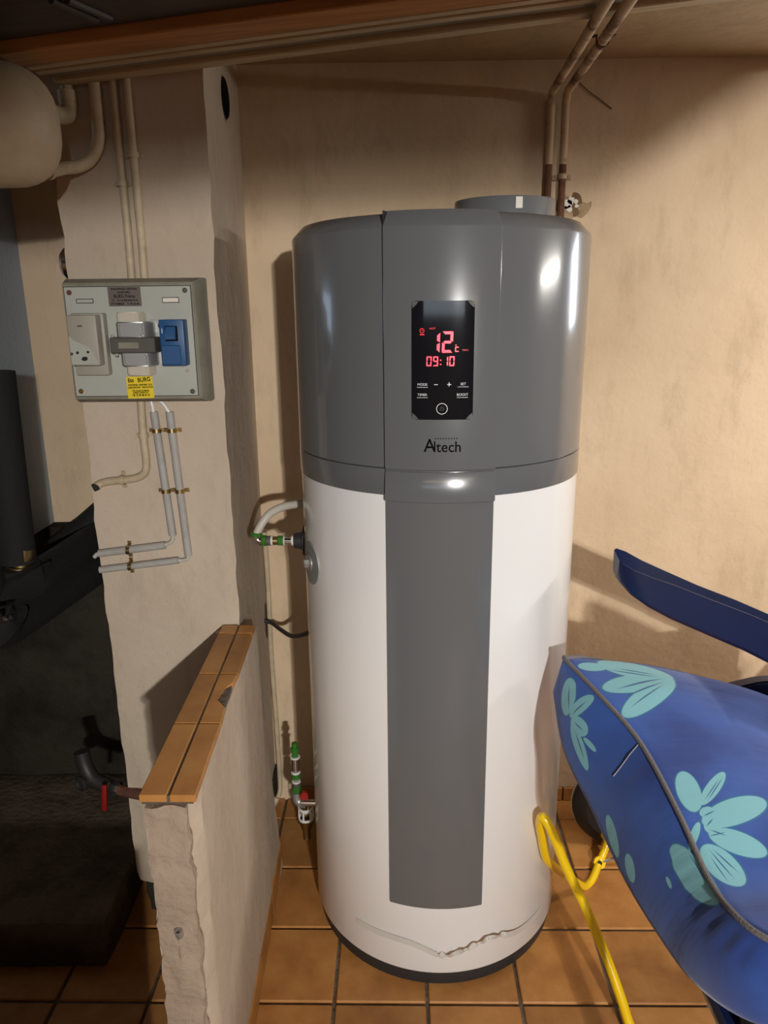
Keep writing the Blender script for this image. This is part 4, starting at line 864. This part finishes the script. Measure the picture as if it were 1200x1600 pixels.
def cushion_mat():
    m, N, L, b = nt('blue_floral_cotton'); b.inputs['Roughness'].default_value = 0.75; b.inputs['Specular IOR Level'].default_value = 0.25
    b.inputs['Sheen Weight'].default_value = 0.25
    uv = N.new('ShaderNodeUVMap'); uv.uv_map = 'UVMap'
    def ell(p, soft):
        mp = N.new('ShaderNodeMapping'); mp.vector_type = 'TEXTURE'; mp.inputs['Location'].default_value = (p[0], p[1], 0); mp.inputs['Rotation'].default_value = (0, 0, p[2]); mp.inputs['Scale'].default_value = (p[3], p[4], 1)
        ln = N.new('ShaderNodeVectorMath'); ln.operation = 'LENGTH'; L.new(uv.outputs[0], mp.inputs[0]); L.new(mp.outputs[0], ln.inputs[0])
        mr = N.new('ShaderNodeMapRange'); mr.inputs[1].default_value = 1.0; mr.inputs[2].default_value = 1.0-soft; L.new(ln.outputs['Value'], mr.inputs[0]); return mr.outputs[0]
    def union(lst, soft):
        acc = None
        for p in lst:
            e = ell(p, soft)
            if acc is None: acc = e
            else:
                mx = N.new('ShaderNodeMath'); mx.operation = 'MAXIMUM'; L.new(acc, mx.inputs[0]); L.new(e, mx.inputs[1]); acc = mx.outputs[0]
        return acc
    tc = N.new('ShaderNodeTexCoord'); n1 = N.new('ShaderNodeTexNoise'); n1.inputs['Scale'].default_value = 7; n1.inputs['Detail'].default_value = 5
    L.new(tc.outputs['Object'], n1.inputs['Vector'])
    base = N.new('ShaderNodeValToRGB'); base.color_ramp.elements[0].color = (0.014, 0.042, 0.21, 1); base.color_ramp.elements[1].color = (0.030, 0.092, 0.36, 1)
    base.color_ramp.elements[0].position = 0.35; base.color_ramp.elements[1].position = 0.65
    L.new(n1.outputs['Fac'], base.inputs[0]); cur = base.outputs[0]
    def mixin(cur, f, col):
        x = N.new('ShaderNodeMix'); x.data_type = 'RGBA'; L.new(f, x.inputs[0]); L.new(cur, x.inputs[6]); x.inputs[7].default_value = (*col, 1); return x.outputs[2]
    if PETALS:
        cur = mixin(cur, union([(p[0], p[1], p[2], p[3]*1.05, p[4]*1.12) for p in PETALS], 0.06), (0.02, 0.13, 0.27))
        cur = mixin(cur, union(PETALS, 0.05), (0.19, 0.44, 0.50))
        cur = mixin(cur, union(VEINS, 0.6), (0.02, 0.10, 0.22))
    L.new(cur, b.inputs['Base Color'])
    wv = N.new('ShaderNodeTexNoise'); wv.inputs['Scale'].default_value = 1.0; wv.inputs['Detail'].default_value = 3
    mp = N.new('ShaderNodeMapping'); mp.inputs['Scale'].default_value = (38, 7, 1); L.new(uv.outputs[0], mp.inputs[0]); L.new(mp.outputs[0], wv.inputs['Vector'])
    bp = N.new('ShaderNodeBump'); bp.inputs['Strength'].default_value = 0.35; bp.inputs['Distance'].default_value = 0.004; L.new(wv.outputs['Fac'], bp.inputs['Height'])
    L.new(bp.outputs[0], b.inputs['Normal'])
    return m
cush = link('seat_cushion', cushion_mesh(), cushion_mat())
tag(cush, 'thick blue cushion with pale turquoise flowers and grey piping, on the garden chair', 'cushion')
lp_ = cushion_loops()
tk = [l[0][0]+Vector((-0.001, 0, 0.0015)) for l in lp_]
e3 = Vector((math.cos(0.255), 0, -math.sin(0.255)))
pre = [tk[0]+e3*0.12+Vector((0, 0.02, 0.006)), tk[0]+e3*0.04+Vector((0, 0.016, 0.004))]
B().tube(pre+tk, 0.0042, 10).obj('piping', 'piping', cush, 'grey piping along the seam')
b = B().tube([(0.4015, 1.116, 0.7370), (0.3865, 1.109, 0.7225), (0.3700, 1.1015, 0.7025), (0.3595, 1.100, 0.6872)], 0.0008, 6); b.obj('loose_thread', 'greypvc', cush)
chair = thing('garden_chair', 'navy plastic garden chair tipped back at the right, carrying the blue cushion', 'chair', (0.75, 1.02, 0))
# open trough armrest (far side)
def trough(pts, depth, m, name, parent, label=None, yc=1.385, wid=0.052, th=0.004):
    """pts: list of (x, ztop, zbottom, half width)"""
    b = B(); rows = []
    for i_, (x, zt, zb, hw2) in enumerate(pts):
        dip = (0.004, 0.012, 0.014, 0.008, 0.003)[i_] if i_ < 5 else 0.0
        rows.append([b.bm.verts.new((x, yc+yy, zz)) for yy, zz in ((-hw2, zt-dip), (-hw2*0.92, zb+0.008), (-hw2*0.7, zb), (hw2*0.7, zb), (hw2*0.92, zb+0.008), (hw2, zt+0.004), (hw2-th, zt+0.004), (hw2*0.92-th, zb+0.012), (-hw2*0.92+th, zb+0.012), (-hw2+th, zt-dip))])
    n = 10
    for p, q in zip(rows, rows[1:]):
        for k in range(n): b.bm.faces.new((p[k], q[k], q[(k+1) % n], p[(k+1) % n]))
    # closed tip and tail
    for r in (rows[0], rows[-1]):
        b.bm.faces.new((r[0], r[1], r[8], r[9])); b.bm.faces.new((r[1], r[2], r[3], r[4], r[7], r[8])); b.bm.faces.new((r[4], r[5], r[6], r[7]))
    r = rows[0]; b.bm.faces.new((r[9], r[8], r[7], r[6]))
    return b.obj(name, m, parent, label, True, 40)
trough([(0.424, 0.982, 0.944, 0.020), (0.430, 0.984, 0.930, 0.024), (0.450, 0.975, 0.908, 0.032), (0.485, 0.955, 0.883, 0.034), (0.53, 0.934, 0.858, 0.034), (0.60, 0.902, 0.826, 0.034), (0.68, 0.870, 0.790, 0.034), (0.76, 0.834, 0.748, 0.034), (0.86, 0.785, 0.70, 0.034), (0.95, 0.745, 0.66, 0.026)], 0.04, 'navy', 'armrest', chair, 'navy hollow armrest')
trough([(0.62+dx, z+0.0, z-0.075, 0.028) for dx, z in ((0.0, 0.972), (0.01, 0.975), (0.06, 0.955), (0.16, 0.905), (0.33, 0.82))], 0.04, 'navy', 'armrest', chair, 'navy hollow armrest', yc=0.66)
# seat shell under the cushion and reclining back, out of view to the right
mt = Matrix.Translation((0.40, 0, 0.56)) @ Matrix.Rotation(0.255, 4, 'Y')
B().box(0.05, 0.52, 0.72, 1.345, -0.055, -0.035, 0.008, 2, mtx=mt).obj('seat', 'navy', chair, 'navy seat shell')
mt2 = Matrix.Translation((0.93, 0, 0.50)) @ Matrix.Rotation(0.62, 4, 'Y')
b = B()
for k in range(7): b.box(-0.012, 0.012, 0.72+k*0.086, 0.79+k*0.086, 0.0, 0.62, 0.006, 2, mtx=mt2)
b.box(-0.014, 0.014, 0.71, 1.335, 0.58, 0.64, 0.01, 2, mtx=mt2); b.box(-0.014, 0.014, 0.71, 1.335, -0.02, 0.05, 0.01, 2, mtx=mt2)
b.obj('backrest', 'navy', chair, 'navy slatted backrest')
b = B(); q = [(0.640, 0.655), (0.672, 0.688), (0.735, 0.705), (0.80, 0.71), (0.90, 0.70), (0.96, 0.66), (0.96, 0.56), (0.80, 0.57)]
b.prism(q, lambda u, v, w: Vector((u, 1.39+w, v)), 0.03); bmesh.ops.bevel(b.bm, geom=b.bm.edges[:], offset=0.004, segments=2, affect='EDGES'); b.obj('side_bracket', 'navy', chair, 'navy side bracket below the far armrest')
for pts in ([(0.475, 0.80, 0.555), (0.463, 0.775, 0.40), (0.458, 0.755, 0.0)], [(0.88, 0.75, 0.42), (0.90, 0.74, 0.20), (0.92, 0.73, 0.0)], [(0.86, 1.36, 0.46), (0.90, 1.38, 0.22), (0.94, 1.40, 0.0)], [(0.70, 1.37, 0.52), (0.74, 1.42, 0.25), (0.76, 1.46, 0.0)]):
    B().tube(pts, 0.017, 14, smooth=3).obj('leg', 'blacktube', chair, 'black tube leg')
